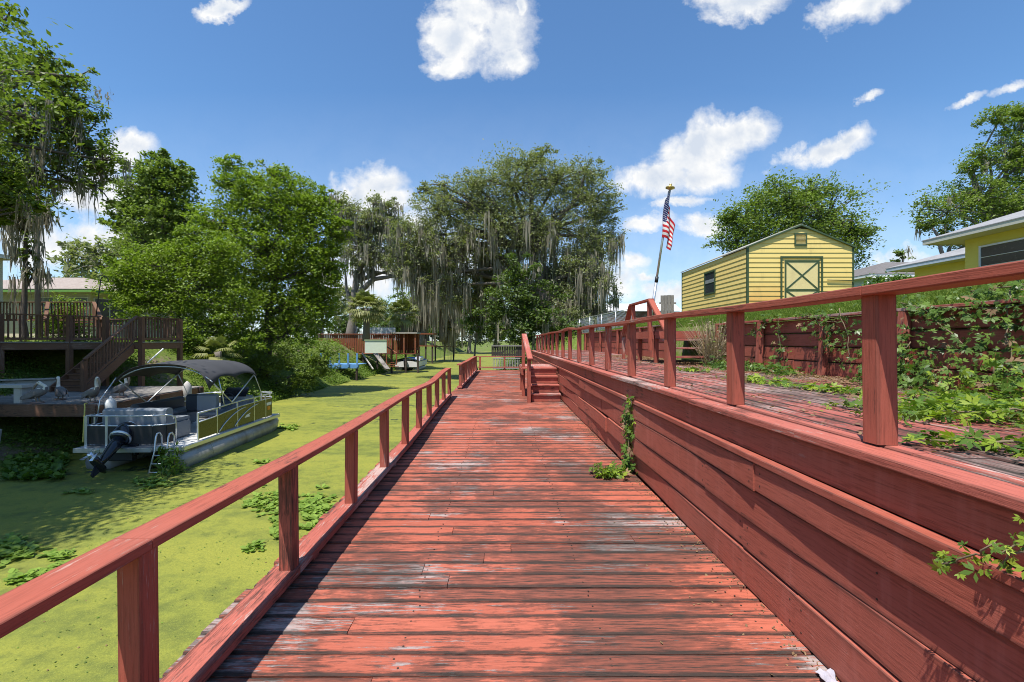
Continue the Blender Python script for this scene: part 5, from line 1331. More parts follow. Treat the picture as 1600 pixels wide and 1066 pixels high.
# bank weeds (uncountable)
def bank(name, x0, x1, y0, y1, n, h, seed, size=.09, mat='grass_bank'):
    g = np.random.default_rng(seed); x = g.uniform(x0, x1, n); y = g.uniform(y0, y1, n)
    cl = (np.sin(x * 1.9 + np.sin(y * 1.3) * 2) + np.sin(y * 1.6 + x) + g.normal(size=n) * .8) > -.3
    x, y = x[cl], y[cl]
    z = np.array([gz(a, b) for a, b in zip(x, y)]); k = z > WATER - .15; x, y, z = x[k], y[k], np.maximum(z[k], WATER)
    c = np.stack([x, y, z + g.uniform(.02, 1, len(x)) ** 2 * h], 1)
    return tag(np_mesh(name, leaf_quads(c, size, g, .7, .45), len(c), 4, g.uniform(0, 1, len(c)), M[mat]), kind='stuff')
bank('bank_weeds', -19.5, -11.0, 10.5, 17, 26000, .22, 95, .09, 'leaf_vine')
bank('bank_weeds', -20, -11.1, 17, 33, 60000, .25, 96, .10)
bank('bank_weeds', -20, -11.1, 33, 70, 40000, .4, 97, .17)
bank('bank_weeds', -1.6, 4.6, 27.5, 60, 26000, .4, 98, .15, 'leaf_mid')
bank('bank_weeds', -12.6, -10.9, 17, 60, 16000, .5, 99, .13)

# ================================================================ houses on the left
M['pale_wall'] = m_plain('cream_wall', (.60, .55, .42), .85, var=.06); M['green_fascia'] = m_plain('green_fascia', (.14, .30, .06), .6)
h4 = hip_house('house', 'cream house with pinkish shingle roof, green fascia and wide windows behind the brown deck', -34, -22.2, 24.5, 34, 1.3, 4.15, .25, .7, M['pale_wall'], M['shingle_pink'], M['green_fascia'])
for (x0, x1, nm) in ((-24.9, -23.6, 'a'), (-23.35, -22.35, 'b')):
    w_ = MB(); yq = 24.5
    w_.box(x0 - .05, x0, yq - .04, yq + .01, 2.4, 3.9); w_.box(x1, x1 + .05, yq - .04, yq + .01, 2.4, 3.9); w_.box(x0, x1, yq - .04, yq + .01, 3.85, 3.9); w_.box(x0, x1, yq - .04, yq + .01, 2.4, 2.45)
    w_ = w_.build('window', M['white'], h4)
    m2 = MB(); m2.box(x0, x1, yq - .02, yq - .012, 2.45, 3.85); m2.build('pane', m_plain('greyish_glass', (.20, .23, .25), .15), w_)
    m2 = MB()
    for z in (2.85, 3.25, 3.55): m2.box(x0, x1, yq - .034, yq - .022, z - .012, z + .012)
    m2.build('glazing_bars', M['alu'], w_)
w_ = MB(); xq = -22.2
w_.box(xq - .01, xq + .04, 24.7, 26.6, 3.85, 3.9); w_.box(xq - .01, xq + .04, 24.7, 26.6, 2.4, 2.45)
for y in (24.7, 25.65, 26.6): w_.box(xq - .01, xq + .041, y - .03, y + .03, 2.45, 3.85)
w_ = w_.build('window', M['white'], h4); m2 = MB(); m2.box(xq + .005, xq + .015, 24.73, 26.57, 2.45, 3.85); m2.build('pane', M['window_dark'], w_)
hip_house('house', 'plain cream house corner with flat pale eave at the left edge', -34, -22.2, 11, 20.2, 1.3, 5.2, .12, .3, M['pale_wall'], M['white'], M['white'])
bush('hedge', 'clipped rounded green hedge between the brown deck and the cream house', 'hedge', (-19.6, 20.6, 2.35), (.95, .8, 1.0), 9000, .09, M['leaf_bright'], 111)
pl = MB(); pl.tube([(-19.4, 19.0, 1.2), (-19.45, 19.0, 5), (-19.4, 19.0, 9)], [.10, .09, .08], 9); tag(pl.build('utility_pole', M['bark_grey'], loc=(-19.4, 19, 1.3)), 'bare grey pole rising behind the stairs into the mossy oak crown', 'pole')

# ================================================================ docks farther along the left bank
bdk = thing('blue_dock', 'small blue painted dock with short posts below the bright green tree', 'dock', (-12, 35.5, -.3))
m2 = MB(); z = -.22
for k in range(14): m2.box(-14.6 + k * .26, -14.36 + k * .26, 34.4, 36.6, z - .05, z)
M['blue'] = m_plain('blue_paint', (.10, .26, .52), .6, var=.2, dirt=(.3, .33, .36)); m2.build('planks', M['blue'], bdk)
for k in range(6):
    m2 = MB(); x = -14.4 + k * .68; m2.box(x - .06, x + .06, 34.26, 34.38, z - .2, z + .85); m2.build('post', M['blue'], bdk)
m2 = MB(); m2.box(-14.6, -10.9, 34.385, 34.42, z - .3, z - .055); m2.build('fascia', M['blue'], bdk)
for x in (-14.2, -12.6, -11.1):
    m2 = MB(); m2.box(x - .07, x + .07, 34.45, 34.6, -2.1, z - .055); m2.build('piling', M['darkwood'], bdk)
sb = thing('sign_board', 'pale green white panel standing behind the blue dock', 'panel', P(585, 545, 38))
q0, q1 = P(570, 552, 38), P(604, 533, 38); m2 = MB(); m2.box(q0.x, q1.x, 38, 38.06, q0.z, q1.z); m2.build('panel', m_plain('pale_green_panel', (.55, .60, .48), .7), sb)
m2 = MB(); m2.box(q0.x - .03, q1.x + .03, 37.96, 38.1, q1.z + .002, q1.z + .12); m2.build('cap', m_plain('sage_cap', (.22, .28, .16), .7), sb)
D2 = 45.0
rd = thing('red_dock', 'reddish boarded dock and bank wall on the left, below the palm', 'dock', P(580, 545, D2))
a, b = P(490, 549, D2), P(652, 523, D2)
m2 = MB(); nb = 58
for k in range(nb):
    x = a.x + (b.x - a.x) * k / nb; m2.box(x, x + (b.x - a.x) / nb - .03, D2 + .02, D2 + .07, a.z - .2, b.z)
m2.build('wall_boards', M['brownred'], rd)
m2 = MB(); m2.box(a.x, b.x, D2 - .1, D2 + .1, b.z + .002, b.z + .1); m2.build('cap_board', M['brownred'], rd)
dzk = P(600, 552, D2).z
m2 = MB()
for k in range(16): m2.box(P(565, 0, D2).x, P(655, 0, D2).x, D2 - 2.2 + k * .135, D2 - 2.08 + k * .135, dzk - .05, dzk)
m2.build('planks', M['brownred'], rd)
for px in (568, 590, 612, 634, 653):
    x = P(px, 0, D2 - 2).x; m2 = MB(); m2.box(x - .08, x + .08, D2 - 2.1, D2 - 1.94, -2, dzk - .055); m2.build('piling', M['darkwood'], rd)
stt = thing('dock_stairs', 'brown timber stairs with handrails leading down from the red dock to the water', 'stairs', P(600, 560, D2 - 3))
for sx in (0, .9):
    p0, p1 = P(588, 541, D2 - 2.3) + Vector((sx, 0, 0)), P(604, 552, D2 - 4.2) + Vector((sx, 0, 0)); m2 = MB(); m2.beam(p0, p1, .1, .08)
    for t in (0, .5, 1): q = p0.lerp(p1, t); m2.box(q.x - .05, q.x + .05, q.y - .05, q.y + .05, q.z - 1.0, q.z - .05)
    m2.build('handrail', M['brownred'], stt)
for k in range(7):
    p = P(589, 556, D2 - 2.3).lerp(P(607, 572, D2 - 4.4), k / 6); m2 = MB(); m2.box(p.x, p.x + .9, p.y - .15, p.y + .15, p.z - .05, p.z); m2.build('tread', M['brownred'], stt)
m2 = MB(); m2.beam(P(578, 541, D2 - 3.5), P(606, 577, D2 - 6), .45, .06); tag(m2.build('gangplank', M['greywood'], loc=P(592, 560, D2 - 5)), 'grey plank ramp sloping from the red dock to the water', 'ramp')
m2 = MB(); m2.beam(P(566, 552, D2 - 3.2), P(583, 577, D2 - 6), .10, .10); tag(m2.build('loose_pole', M['palewood'], loc=P(574, 565, D2 - 5)), 'pale loose pole leaning at the bank between blue dock and ramp', 'pole')
gz_ = thing('gazebo', 'reddish brown slatted shelter with a pale flat roof on the red dock', 'shelter', P(634, 548, D2))
a, b = P(616, 549, D2 - 1), P(653, 521, D2 - 1)
for x in (a.x + .08, (a.x + b.x) / 2, b.x - .08):
    for y in (D2 - 1.9, D2 - .3):
        m2 = MB(); m2.box(x - .07, x + .07, y - .07, y + .07, dzk + .003, b.z - .06); m2.build('post', M['brownred'], gz_)
m2 = MB(); m2.box(a.x - .1, b.x + .1, D2 - 2.1, D2 - .1, b.z - .05, b.z + .08); m2.build('roof', M['palewood'], gz_)
m2 = MB()
for k in range(22): x = a.x + .2 + (b.x - a.x - .4) * k / 21; m2.box(x - .03, x + .03, D2 - .24, D2 - .2, dzk + .3, b.z - .062)
m2.build('slats', M['brownred'], gz_)
wf = thing('white_fence', 'white picket fence on the lawn above the red dock', 'fence', P(590, 522, D2 + 2))
a, b = P(572, 523, D2 + 2), P(618, 512, D2 + 2)
m2 = MB(); nb = 40
for k in range(nb): x = a.x + (b.x - a.x) * k / nb; m2.box(x, x + .05, D2 + 2, D2 + 2.03, a.z, b.z)
m2.build('pickets', M['white'], wf)
m2 = MB(); m2.box(a.x, b.x, D2 + 2.032, D2 + 2.07, b.z - .14, b.z - .07); m2.box(a.x, b.x, D2 + 2.032, D2 + 2.07, a.z + .1, a.z + .17); m2.build('rails', M['white'], wf)
for k, (px, lab) in enumerate(((570, 'white chair on the lawn just left of the white picket fence'), (552, 'white chair nearer the tree on the lawn left of the picket fence'))):
    ch = thing('lawn_chair', lab, 'chair', P(px, 524, D2 + 1), 'white lawn chairs'); c = P(px, 525, D2 + 1)
    m2 = MB(); m2.box(c.x - .3, c.x + .3, c.y - .3, c.y + .3, c.z + .38, c.z + .44); m2.build('seat', M['white'], ch)
    m2 = MB(); m2.beam((c.x, c.y + .28, c.z + .44), (c.x, c.y + .42, c.z + .95), .6, .05, (0, 1, 0)); m2.build('backrest', M['white'], ch)
    for sx in (-.26, .26):
        for sy in (-.26, .26):
            m2 = MB(); m2.box(c.x + sx - .03, c.x + sx + .03, c.y + sy - .03, c.y + sy + .03, c.z - .05, c.z + .378); m2.build('leg', M['white'], ch)
# second pontoon boat, covered
b2_ = thing('covered_boat', 'white boat under a blue cover with a dark outboard, moored below the red dock', 'boat', P(638, 575, 46.5))
c = P(636, 570, 46.5); c.z = WATER
m2 = MB()
for sx in (-.85, .85): m2.tube([(c.x + sx, c.y, WATER + .1), (c.x + sx, c.y + 4.6, WATER + .1), (c.x + sx, c.y + 5.2, WATER + .25)], [.3, .3, .05], 12)
m2.build('pontoon', M['pont'], b2_)
m2 = MB(); m2.box(c.x - 1.2, c.x + 1.2, c.y - .1, c.y + 4.9, WATER + .36, WATER + .98, ch=.06); m2.build('hull_sides', M['white'], b2_)
m2 = MB(); m2.grid(lambda u, v: (c.x - 1.27 + 2.54 * u, c.y - .2 + 4.6 * v, WATER + .96 + .34 * math.sin(math.pi * u) ** .7 * (.8 + .2 * math.cos(v * 9))), 10, 12); o = m2.build('cover', m_plain('blue_cover', (.05, .12, .30), .7, var=.2), b2_, fix=False)
m2 = MB(); m2.tube([(c.x - .1, c.y - .35, WATER + 1.15), (c.x - .1, c.y - .4, WATER + .7), (c.x - .1, c.y - .45, WATER + .15)], [.2, .17, .08], 9); m2.build('outboard_motor', M['gloss_black'], b2_)
m2 = MB(); m2.box(c.x + .75, c.x + 1.28, c.y + .3, c.y + 2.4, WATER + .98, WATER + 1.38, ch=.08); m2.build('console', M['white'], b2_)
# farther landings
for k, (px0, px1, py0, py1, d, lab, mt) in enumerate(((655, 680, 523, 540, 62, 'far brown boat landing right of the red gazebo', 'brownred'), (680, 712, 526, 541, 72, 'farthest landing with a pale roof near the end of the canal', 'palewood'))):
    ld_ = thing('boat_landing', lab, 'landing', P((px0 + px1) / 2, py1, d)); a, b = P(px0, py1, d), P(px1, py0, d)
    m2 = MB(); m2.box(a.x, b.x, d - 1.5, d + 1.5, b.z, b.z + .18); m2.build('roof', M[mt], ld_)
    for x in (a.x + .2, (a.x + b.x) / 2, b.x - .2):
        m2 = MB(); m2.box(x - .1, x + .1, d - 1.3, d - 1.1, WATER - .3, b.z - .002); m2.build('post', M['darkwood'], ld_)
    m2 = MB(); m2.box(a.x, b.x, d - 1.4, d + 1.4, a.z - .12, a.z); m2.build('planks', M['brownred'], ld_)
# palms
def palm(name, label, base, h, r, n, seed):
    g = random.Random(seed); root = thing(name, label, 'palm', base, 'cabbage palms'); b = Vector(base)
    m2 = MB(); m2.tube([b - Vector((0, 0, .3)), b + Vector((.05, 0, h * .5)), b + Vector((0, 0, h))], [r * .17, r * .14, r * .15], 10); m2.build('trunk', M['bark_grey'], root, fix=False)
    V, nf, rn = [], 0, []
    top = b + Vector((0, 0, h))
    for k in range(n):
        az = k * 2.399 + g.uniform(-.3, .3); el_ = math.asin(min(1, max(-.75, 1 - 1.65 * (k + .5) / n))) + g.uniform(-.1, .1)
        d = Vector((math.cos(az) * math.cos(el_), math.sin(az) * math.cos(el_), math.sin(el_)))
        pl_ = r * g.uniform(.4, .6); c = top + d * pl_
        s = d.cross(Vector((0, 0, 1))).normalized(); u = s.cross(d)
        for j in range(17):
            th = (j - 8) / 8 * 1.55; dv = d * math.cos(th) + s * math.sin(th); L = r * .58 * (1 - .25 * abs(th) / 1.55) * g.uniform(.85, 1.1)
            sd = (-d * math.sin(th) + s * math.cos(th)) * r * .035
            m_ = c + dv * L * .6 + u * L * .05; e = c + dv * L - Vector((0, 0, L * .28))
            V += [c - sd * .3, c + sd * .3, m_ + sd, m_ - sd, m_ - sd, m_ + sd, e + sd * .1, e - sd * .1]; nf += 2; q = (k / n) * .7 + g.uniform(0, .3); rn += [q, q]
    np_mesh('fronds', np.array([tuple(v) for v in V]), nf, 4, np.array(rn), M['leaf_palm'], root)
    return root
q = P(572, 521, 41); palm('palm', 'stout cabbage palm with a yellow green head above the red dock', (q.x, q.y, q.z - .4), 2.6, 1.95, 46, 5)
q = P(630, 519, 52); palm('palm', 'smaller palm partly hidden right of the stout palm, behind the gazebo', (q.x, q.y, q.z), 2.0, 2.1, 34, 6)

q = P(340, 552, 21); palm('palmetto', 'pale green palmetto fan at the edge of the thicket behind the canopy', (q.x, q.y, q.z - .3), .35, 1.0, 12, 8)

# ================================================================ beyond the end of the boardwalk and far right
pf = thing('picket_panel', 'dark brown picket panel fence beyond the end of the boardwalk', 'fence', P(790, 556, 28)); a, b = P(768, 558, 28), P(816, 540, 28)
m2 = MB()
for k in range(18): x = a.x + (b.x - a.x) * k / 18; m2.box(x, x + .085, 28, 28.03, a.z, b.z - .02 + .02 * (k % 2))
m2.build('pickets', M['darkwood'], pf); m2 = MB(); m2.box(a.x, b.x, 27.93, 27.998, b.z - .06, b.z + .02); m2.box(a.x, b.x, 28.032, 28.07, a.z + .1, a.z + .18); m2.build('rails', M['greywood'], pf)
pg = thing('low_railing', 'low whitish baluster rail just beyond the end of the boardwalk', 'railing', P(790, 574, 25.4)); a, b = P(770, 577, 25.4), P(813, 561, 25.4)
m2 = MB()
for k in range(17): x = a.x + (b.x - a.x) * k / 17; m2.box(x, x + .035, 25.4, 25.43, a.z, b.z)
m2.build('balusters', M['palewood'], pg); m2 = MB(); m2.box(a.x, b.x, 25.38, 25.45, b.z + .002, b.z + .06); m2.build('top_rail', M['palewood'], pg)
m2 = MB(); m2.box(a.x, b.x, 25.36, 25.398, a.z + .02, a.z + .1); m2.build('bottom_rail', M['palewood'], pg)
s2 = thing('red_shed', 'weathered reddish shed with a white metal roof and grey gable beyond the landing', 'shed', P(985, 505, 46)); a, b = P(944, 513, 46), P(1062, 487, 46)
m2 = MB(); m2.box(a.x + .05, b.x, 46, 50, a.z - .6, b.z); m2.build('walls', m_wood('old_red_boards', ((.16, .07, .05), (.12, .055, .045)), wear=.55, mold=.3), s2)
m2 = MB(); zt = P(0, 476, 48).z
m2.prism([(a.x - .2, 45.8, b.z + .02), (a.x - .2, 48, zt), (a.x - .2, 48, zt + .08), (a.x - .2, 45.8, b.z + .1)], (b.x - a.x + .4, 0, 0)); m2.prism([(a.x - .2, 50.2, b.z + .02), (a.x - .2, 48, zt), (a.x - .2, 48, zt + .08), (a.x - .2, 50.2, b.z + .1)], (b.x - a.x + .4, 0, 0)); m2.build('roof', m_plain('white_metal_roof', (.75, .75, .76), .5), s2)
m2 = MB(); m2.prism([(a.x, 46, a.z - .6), (a.x, 50, a.z - .6), (a.x, 50, b.z), (a.x, 48, zt - .02), (a.x, 46, b.z)], (.045, 0, 0)); m2.build('gable', M['darkwood'], s2)
m2 = MB(); m2.box(a.x - .06, a.x - .003, 46.05, 46.2, a.z - .5, b.z - .1); m2.build('trim_board', M['white'], s2)
hip_house('cottage', 'low tan cottage half hidden under the mossy oak left of the red shed', 8.6, 12.2, 52, 60, 1.8, 3.5, .3, .4, m_plain('tan_wall', (.32, .24, .12), .8), M['shingle_pink'], M['white'])
hip_house('house', 'distant house with a pale brown roof showing above the red shed', 18, 26, 70, 82, 2.2, 5.0, .22, .4, M['pale_wall'], M['shingle_pink'], M['white'])
cf = thing('wire_fence', 'grey wire fence crossing the lawn beyond the landing stairs', 'fence', (6, 26, 2)); pts = [(4.9, 33, 1.95), (6.0, 29, 2.15), (7.2, 25.5, 2.35)]
m2 = MB()
for a, b in zip(pts[:-1], pts[1:]):
    A, B = Vector(a), Vector(b); L = (B - A).length
    for k in range(int(L / .12)):
        p = A.lerp(B, k * .12 / L)
        for s in (-1, 1):
            q = A.lerp(B, min(1, max(0, (k * .12 + s * .55) / L))); m2.beam(p, (q.x, q.y, p.z + 1.0), .012, .012, ch=.001)
m2.build('wire_mesh', M['alu'], cf, fix=False)
m2 = MB(); m2.tube([(p[0], p[1], p[2] + 1.02) for p in pts], .025, 6); m2.build('top_rail', M['alu'], cf)
for t in np.linspace(0, 1, 6):
    y = 33 + (25.5 - 33) * t; x = np.interp(y, [25.5, 29, 33], [7.2, 6.0, 4.9]); z = np.interp(y, [25.5, 29, 33], [2.35, 2.15, 1.95]); m2 = MB(); m2.tube([(x, y, z - .3), (x, y, z + 1.05)], .03, 6); m2.build('post', M['alu'], cf)
# ================================================================ trees (right and middle)
make_tree('oak_tree', 'round dark green oak crown rising behind the yellow shed', 'tree', (17.5, 36, 2.8),
          pxblobs(36, [(1180, 350, 62, 48), (1235, 325, 70, 45), (1290, 345, 62, 52), (1320, 385, 42, 40), (1150, 380, 42, 22), (1210, 300, 42, 28), (1265, 300, 40, 24), (1225, 380, 70, 40), (1140, 345, 25, 25), (1340, 365, 22, 20)]),
          34000, .22, M['leaf_mid'], M['bark'], .4, 51, 'oak trees', clump=.24, per=45)
make_tree('oak_tree', 'tall open oak with greyish limbs above the yellow house at the right edge', 'tree', (28, 34, 2.8),
          pxblobs(34, [(1480, 330, 48, 30), (1530, 310, 50, 36), (1580, 320, 40, 40), (1450, 345, 20, 14), (1545, 250, 34, 28), (1590, 240, 30, 40), (1560, 190, 30, 22), (1600, 180, 34, 30), (1650, 220, 60, 60), (1640, 320, 60, 60), (1520, 265, 20, 16), (1410, 400, 16, 9), (1500, 370, 40, 20)]),
          34000, .21, M['leaf_mid'], M['bark_grey'], .4, 52, 'oak trees', per=40, clump=.26, moss=(60, .6, 1.8, .035, M['moss'], None))
BO = pxblobs(35, [(800, 290, 62, 44), (870, 285, 55, 36), (925, 310, 45, 36), (740, 325, 62, 42), (690, 330, 46, 34), (655, 370, 42, 34), (700, 390, 60, 40), (780, 360, 70, 48), (860, 355, 70, 50), (930, 370, 38, 46),
                  (910, 430, 44, 46, -1), (870, 430, 50, 44, 2), (820, 255, 42, 22), (915, 270, 34, 22), (740, 285, 38, 24), (690, 290, 28, 20), (640, 410, 34, 22), (945, 330, 24, 26), (655, 430, 26, 34), (700, 445, 32, 36), (755, 455, 28, 30, 3), (935, 450, 30, 42, 1), (890, 500, 36, 28, -2), (905, 480, 40, 34, -1), (760, 410, 50, 30, 3), (665, 300, 18, 14), (850, 240, 24, 12)])
make_tree('live_oak', 'huge spreading live oak hung with grey moss, filling the middle beyond the boardwalk', 'tree', (3.6, 35, 1.0), BO, 112000, .19, M['leaf_oak'], M['bark'], .55, 53, 'oak trees',
          per=45, clump=.24, ratio=.42, twig=.3, moss=(620, .9, 4.2, .042, M['moss'], lambda c: c[:, 2] < 10.5), trunk_path=[(3.4, 35, 3.2), (3.0, 35, 5.5), (2.2, 35, 8.5)],
          extra_limbs=[([(3.2, 35, 4.2), (5.2, 34.5, 7), (7.0, 34.5, 9.5)], .3), ([(3.1, 35, 4.8), (0, 35.5, 8), (-3.5, 35, 9.5)], .32), ([(3.8, 35.2, 2.0), (4.6, 35.2, 5), (5.0, 35, 8)], .28)])
make_tree('shade_tree', 'dark leafy tree wrapped in creepers standing under the mossy oak at the canal', 'tree', (1.0, 31, .6),
          pxblobs(31, [(800, 470, 42, 46), (825, 510, 40, 30), (785, 515, 26, 26), (850, 480, 36, 44), (815, 425, 30, 26), (875, 515, 30, 24), (770, 480, 18, 30), (905, 520, 26, 18)]), 13000, .22, M['leaf_dark'], M['bark'], .18, 54, 'trees at the canal bank', moss=(50, .5, 2.0, .035, M['moss'], None))
make_tree('willow', 'slender light green willow-like tree leaning over the middle of the canal', 'tree', (-2.2, 40, -1.6),
          pxblobs(40, [(745, 470, 26, 26), (760, 440, 24, 18), (735, 500, 18, 20), (765, 490, 20, 24), (725, 455, 14, 14), (750, 515, 16, 10)]), 9000, .22, M['leaf_vine'], M['bark_grey'], .12, 55, 'trees at the canal bank', ratio=.22, droop=1.6, up=.1,
          trunk_path=[(-2.5, 40, .3), (-2.4, 40, 1.8)], moss=(60, .5, 1.6, .04, M['moss'], None))
# left bank, far to near
make_tree('live_oak', 'far mossy oak with one long curved limb reaching right over the palm', 'tree', (-15.4, 46, 1.4),
          pxblobs(46, [(580, 340, 46, 32), (550, 365, 32, 26), (610, 365, 34, 28), (575, 390, 50, 28), (530, 330, 22, 30), (620, 405, 36, 20), (565, 415, 26, 14), (600, 320, 26, 16), (640, 420, 22, 12), (515, 315, 16, 14)]), 22000, .22, M['leaf_oak'], M['bark_grey'], .5, 56, 'oak trees',
          trunk_path=[(-15.3, 46, 3.2), P(552, 475, 46), P(556, 440, 46), P(570, 400, 46)], extra_limbs=[([P(548, 482, 46), P(566, 452, 46), P(585, 436, 46), P(612, 432, 46), P(648, 430, 46)], .36), ([P(560, 440, 46), P(588, 425, 46), P(615, 430, 46)], .2), ([P(549, 480, 46), P(541, 450, 46), P(539, 420, 46)], .25)],
          moss=(260, .8, 2.8, .06, M['moss'], None), limbs=True)
make_tree('shade_tree', 'far pale trunked trees draped in moss on the left canal bank behind the red dock', 'tree', (-11.8, 66, 1.2),
          pxblobs(66, [(660, 470, 24, 30), (690, 460, 30, 34), (640, 490, 20, 20), (715, 480, 20, 26), (675, 430, 34, 24), (705, 510, 18, 16)]), 8000, .4, M['leaf_oak'], M['bark_grey'], .5, 57, 'trees at the canal bank', moss=(240, 2.5, 7.5, .10, M['moss'], None),
          trunk_path=[P(662, 500, 66), P(660, 450, 66)], extra_limbs=[([P(692, 534, 66), P(690, 490, 66), P(684, 440, 66)], .6)])
make_tree('broadleaf_tree', 'broad bright green tree standing on the left bank behind the pontoon boat', 'tree', (-13.4, 25.5, -.4),
          pxblobs(25.5, [(430, 320, 60, 44), (380, 300, 44, 34), (480, 350, 48, 52), (360, 350, 42, 42), (420, 390, 72, 52), (490, 420, 42, 46), (365, 260, 26, 18), (430, 280, 38, 22), (500, 315, 26, 24), (340, 400, 44, 38), (325, 350, 30, 30), (350, 440, 50, 34), (515, 420, 26, 40), (535, 350, 14, 20), (475, 310, 34, 26), (470, 470, 50, 40), (400, 460, 60, 40), (455, 520, 44, 34), (395, 525, 44, 30), (355, 285, 22, 16), (520, 370, 18, 30), (505, 480, 22, 30)]),
          80000, .155, M['leaf_bright'], M['bark'], .28, 58, 'trees on the left bank', clump=.24, per=42, shell=.5, twig=.4, spray=.2, ratio=.55)
make_tree('broadleaf_tree', 'darker upright tree with layered leaves left of the broad bright green tree', 'tree', (-20.5, 29, 1.2),
          pxblobs(29, [(250, 270, 36, 22), (225, 300, 44, 24), (275, 300, 34, 30), (250, 340, 50, 34), (200, 330, 30, 16), (290, 265, 16, 18), (210, 260, 18, 12), (290, 345, 24, 26), (185, 350, 26, 14), (240, 385, 50, 30), (245, 245, 22, 12)]),
          26000, .20, M['leaf_mid'], M['bark'], .26, 59, 'trees on the left bank', clump=.24, per=40, spray=.22, ratio=.55)
make_tree('broadleaf_tree', 'low dense green thicket tree beside the end of the brown deck', 'tree', (-16.2, 22.5, .9),
          pxblobs(22.5, [(270, 420, 60, 36), (220, 440, 46, 40), (320, 450, 56, 44), (250, 480, 60, 34), (330, 510, 50, 34), (290, 400, 40, 24), (200, 470, 26, 28), (370, 480, 36, 40), (240, 395, 34, 18), (385, 540, 30, 26), (300, 540, 44, 20), (340, 400, 40, 30), (195, 410, 26, 24), (300, 370, 30, 20), (185, 440, 24, 30)]),
          50000, .13, M['leaf_bright'], M['bark'], .16, 60, 'trees on the left bank', clump=.25, per=40, spray=.2, ratio=.5)
make_tree('shrub', 'dark tangled undergrowth shrub at the waterline under the bright green tree', 'shrub', (-12.6, 24.5, -1.0),
          pxblobs(24.5, [(440, 560, 40, 26), (480, 575, 34, 24), (400, 570, 34, 22), (505, 560, 26, 26), (460, 600, 40, 14)]), 12000, .13, M['leaf_mid'], M['bark'], .08, 61, 'trees on the left bank', per=40, limbs=False)
# the big mossy tree at the upper left; part of it stands left of the picture and shades dock and water
TL = pxblobs(15, [(60, 120, 60, 40, 0, 1.5), (110, 160, 46, 40, 0, 1.5), (40, 200, 70, 50, 0, 1.6), (130, 220, 40, 50, 0, 1.6), (90, 270, 60, 40), (150, 290, 30, 34), (20, 100, 40, 40), (75, 90, 32, 20), (120, 120, 28, 22), (10, 30, 40, 26), (160, 250, 24, 30), (30, 270, 50, 30), (70, 310, 30, 22)])
TL += [(-11.9, 6.4, 6.8, 3.4, 3.0, 1.9, 3.2), (-15.0, 9.5, 7.2, 3.2, 3.0, 2.0, 2.0), (-11.4, 4.0, 7.0, 3.0, 2.6, 1.8, 2.6), (-17, 13, 9, 3, 3, 2.5), (-15.2, 12.6, 6.2, 2.2, 2.0, 1.2)]
make_tree('oak_tree', 'large mossy oak whose leafy boughs reach in at the upper left corner', 'tree', (-18.5, 11.5, 1.4), TL, 125000, .125, M['leaf_mid'], M['bark'], .27, 62, 'oak trees', clump=.22, per=45, twig=.6, ratio=.5,
          trunk_path=[(-18.2, 11.5, 4), (-17.4, 12, 6.5), (-16.4, 12.5, 8.0)], moss=(230, .4, 1.7, .016, M['moss'], lambda c: (c[:, 1] > 11) & (c[:, 2] < 9.5)))
make_tree('maple_tree', 'bright green maple branches drooping in at the left edge below the mossy oak', 'tree', (-20.5, 10.5, 1.4), pxblobs(13.5, [(10, 300, 34, 22), (40, 318, 26, 14), (-10, 330, 34, 22), (-30, 290, 40, 40), (60, 325, 14, 8)]), 4200, .15, M['leaf_bright'], M['bark'], .14, 63, 'trees on the left bank', per=35, ratio=.8)
make_tree('mossy_tree', 'slim tree trunk smothered in hanging moss beside the bare pole at the left edge', 'tree', (-18.6, 17.6, 1.4), pxblobs(17.6, [(38, 345, 20, 18), (42, 385, 12, 22), (20, 330, 22, 14), (70, 335, 16, 12), (45, 420, 10, 16)]), 2600, .13, M['leaf_mid'], M['bark'], .11, 64, 'trees on the left bank', per=35,
          trunk_path=[(-18.5, 17.6, 3.5), (-18.45, 17.6, 6.0)], moss=(60, .5, 1.7, .03, M['moss'], None))
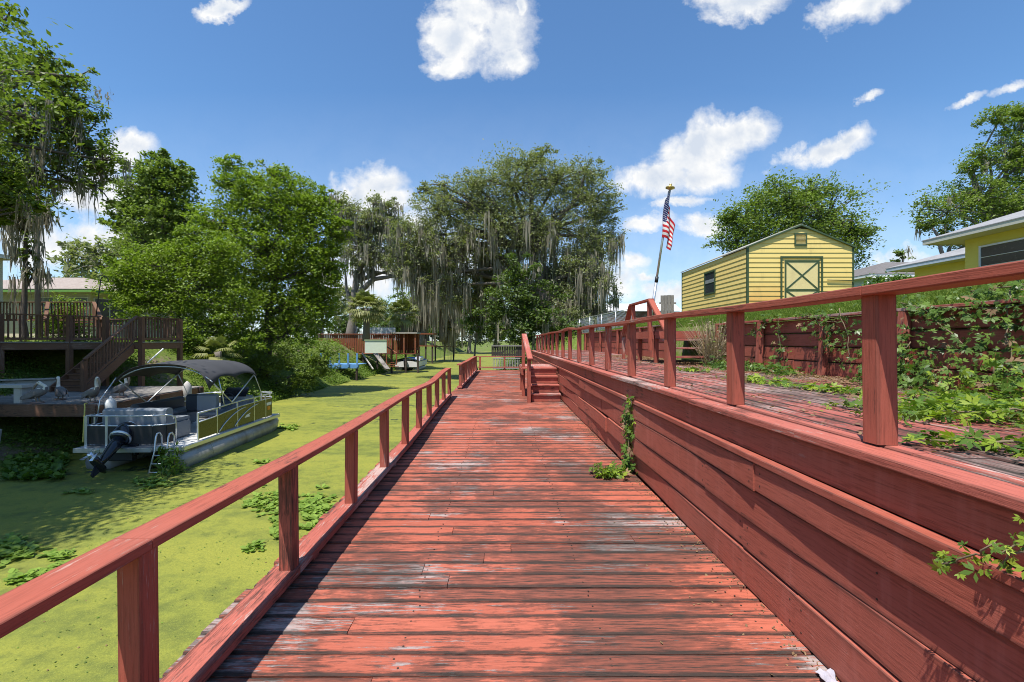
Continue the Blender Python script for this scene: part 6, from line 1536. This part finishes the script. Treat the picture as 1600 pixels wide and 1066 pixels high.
# far background: three kinds, copied along the horizon
protos = []
for i, (mt, sd, lab) in enumerate((('leaf_dark', 71, 'x'), ('leaf_oak', 72, 'x'), ('leaf_mid', 73, 'x'))):
    g = random.Random(sd)
    bl = [(g.uniform(-4, 4), g.uniform(-3, 3), 6 + g.uniform(-3.2, 4.2), g.uniform(2, 3.3), g.uniform(2, 3), g.uniform(1.6, 2.4)) for _ in range(11)]
    protos.append(make_tree('distant_tree', lab, 'tree', (0, 0, 0), bl, 7000, .5, M[mt], M['bark_grey'], .4, sd, 'distant trees on the horizon', per=30, moss=(40, .8, 2.6, .08, M['moss'], None)))
FAR = [(95, 60, .72, 1, 'distant mossy tree low on the horizon above the pinkish roof'), (150, 52, .8, 2, 'distant tree behind the clothes-hook pole, left of the thicket'), (205, 48, 1.05, 1, 'distant grey mossy tree between the pinkish roof and the layered tree'),
       (30, 66, .7, 0, 'distant dark tree behind the cream house at the left edge'), (505, 75, .9, 1, 'distant tree left of the palm'), (610, 80, .7, 0, 'distant tree right of the palm, over the white fence'), (640, 96, 1.0, 2, 'distant tree behind the red gazebo frame'),
       (735, 112, 1.3, 1, 'distant tree closing the end of the canal'), (775, 120, 1.2, 0, 'distant dark tree right of the canal end'), (700, 125, 1.3, 2, 'distant green tree left of the canal end'),
       (850, 60, .75, 0, 'distant dark tree filling the gap under the huge mossy oak'), (905, 62, .62, 2, 'distant tree behind the tan cottage'), (815, 75, .9, 1, 'distant pale tree behind the brown picket panel'), (668, 150, 1.6, 0, 'farthest dark tree on the left of the canal'),
       (430, 88, .75, 0, 'distant dark tree glimpsed through the trunks of the bright green tree'), (470, 84, .7, 2, 'distant tree seen above the left end of the red dock wall'), (540, 92, .8, 0, 'distant dark tree right behind the far curved-limb oak'), (585, 100, .85, 2, 'distant tree directly behind the stout cabbage palm'), (120, 85, 1.0, 0, 'distant dark tree behind the green fascia house'), (350, 90, .8, 1, 'distant pale tree hidden mostly by the thicket')]
for k, (px, d, s, pi, lab) in enumerate(FAR):
    src = protos[pi]; o = src if not src.get('used') else copy_tree(src)
    src['used'] = 1
    o['label'] = lab; x = (px - VX) * d / F
    o.location = (x, d, max(gz(x, d), -1.4) if d < 120 else 0.5); o.scale = (s, s, s); o.rotation_euler = (0, 0, k * 1.7)
for o in bpy.data.objects:
    if 'used' in o: del o['used']
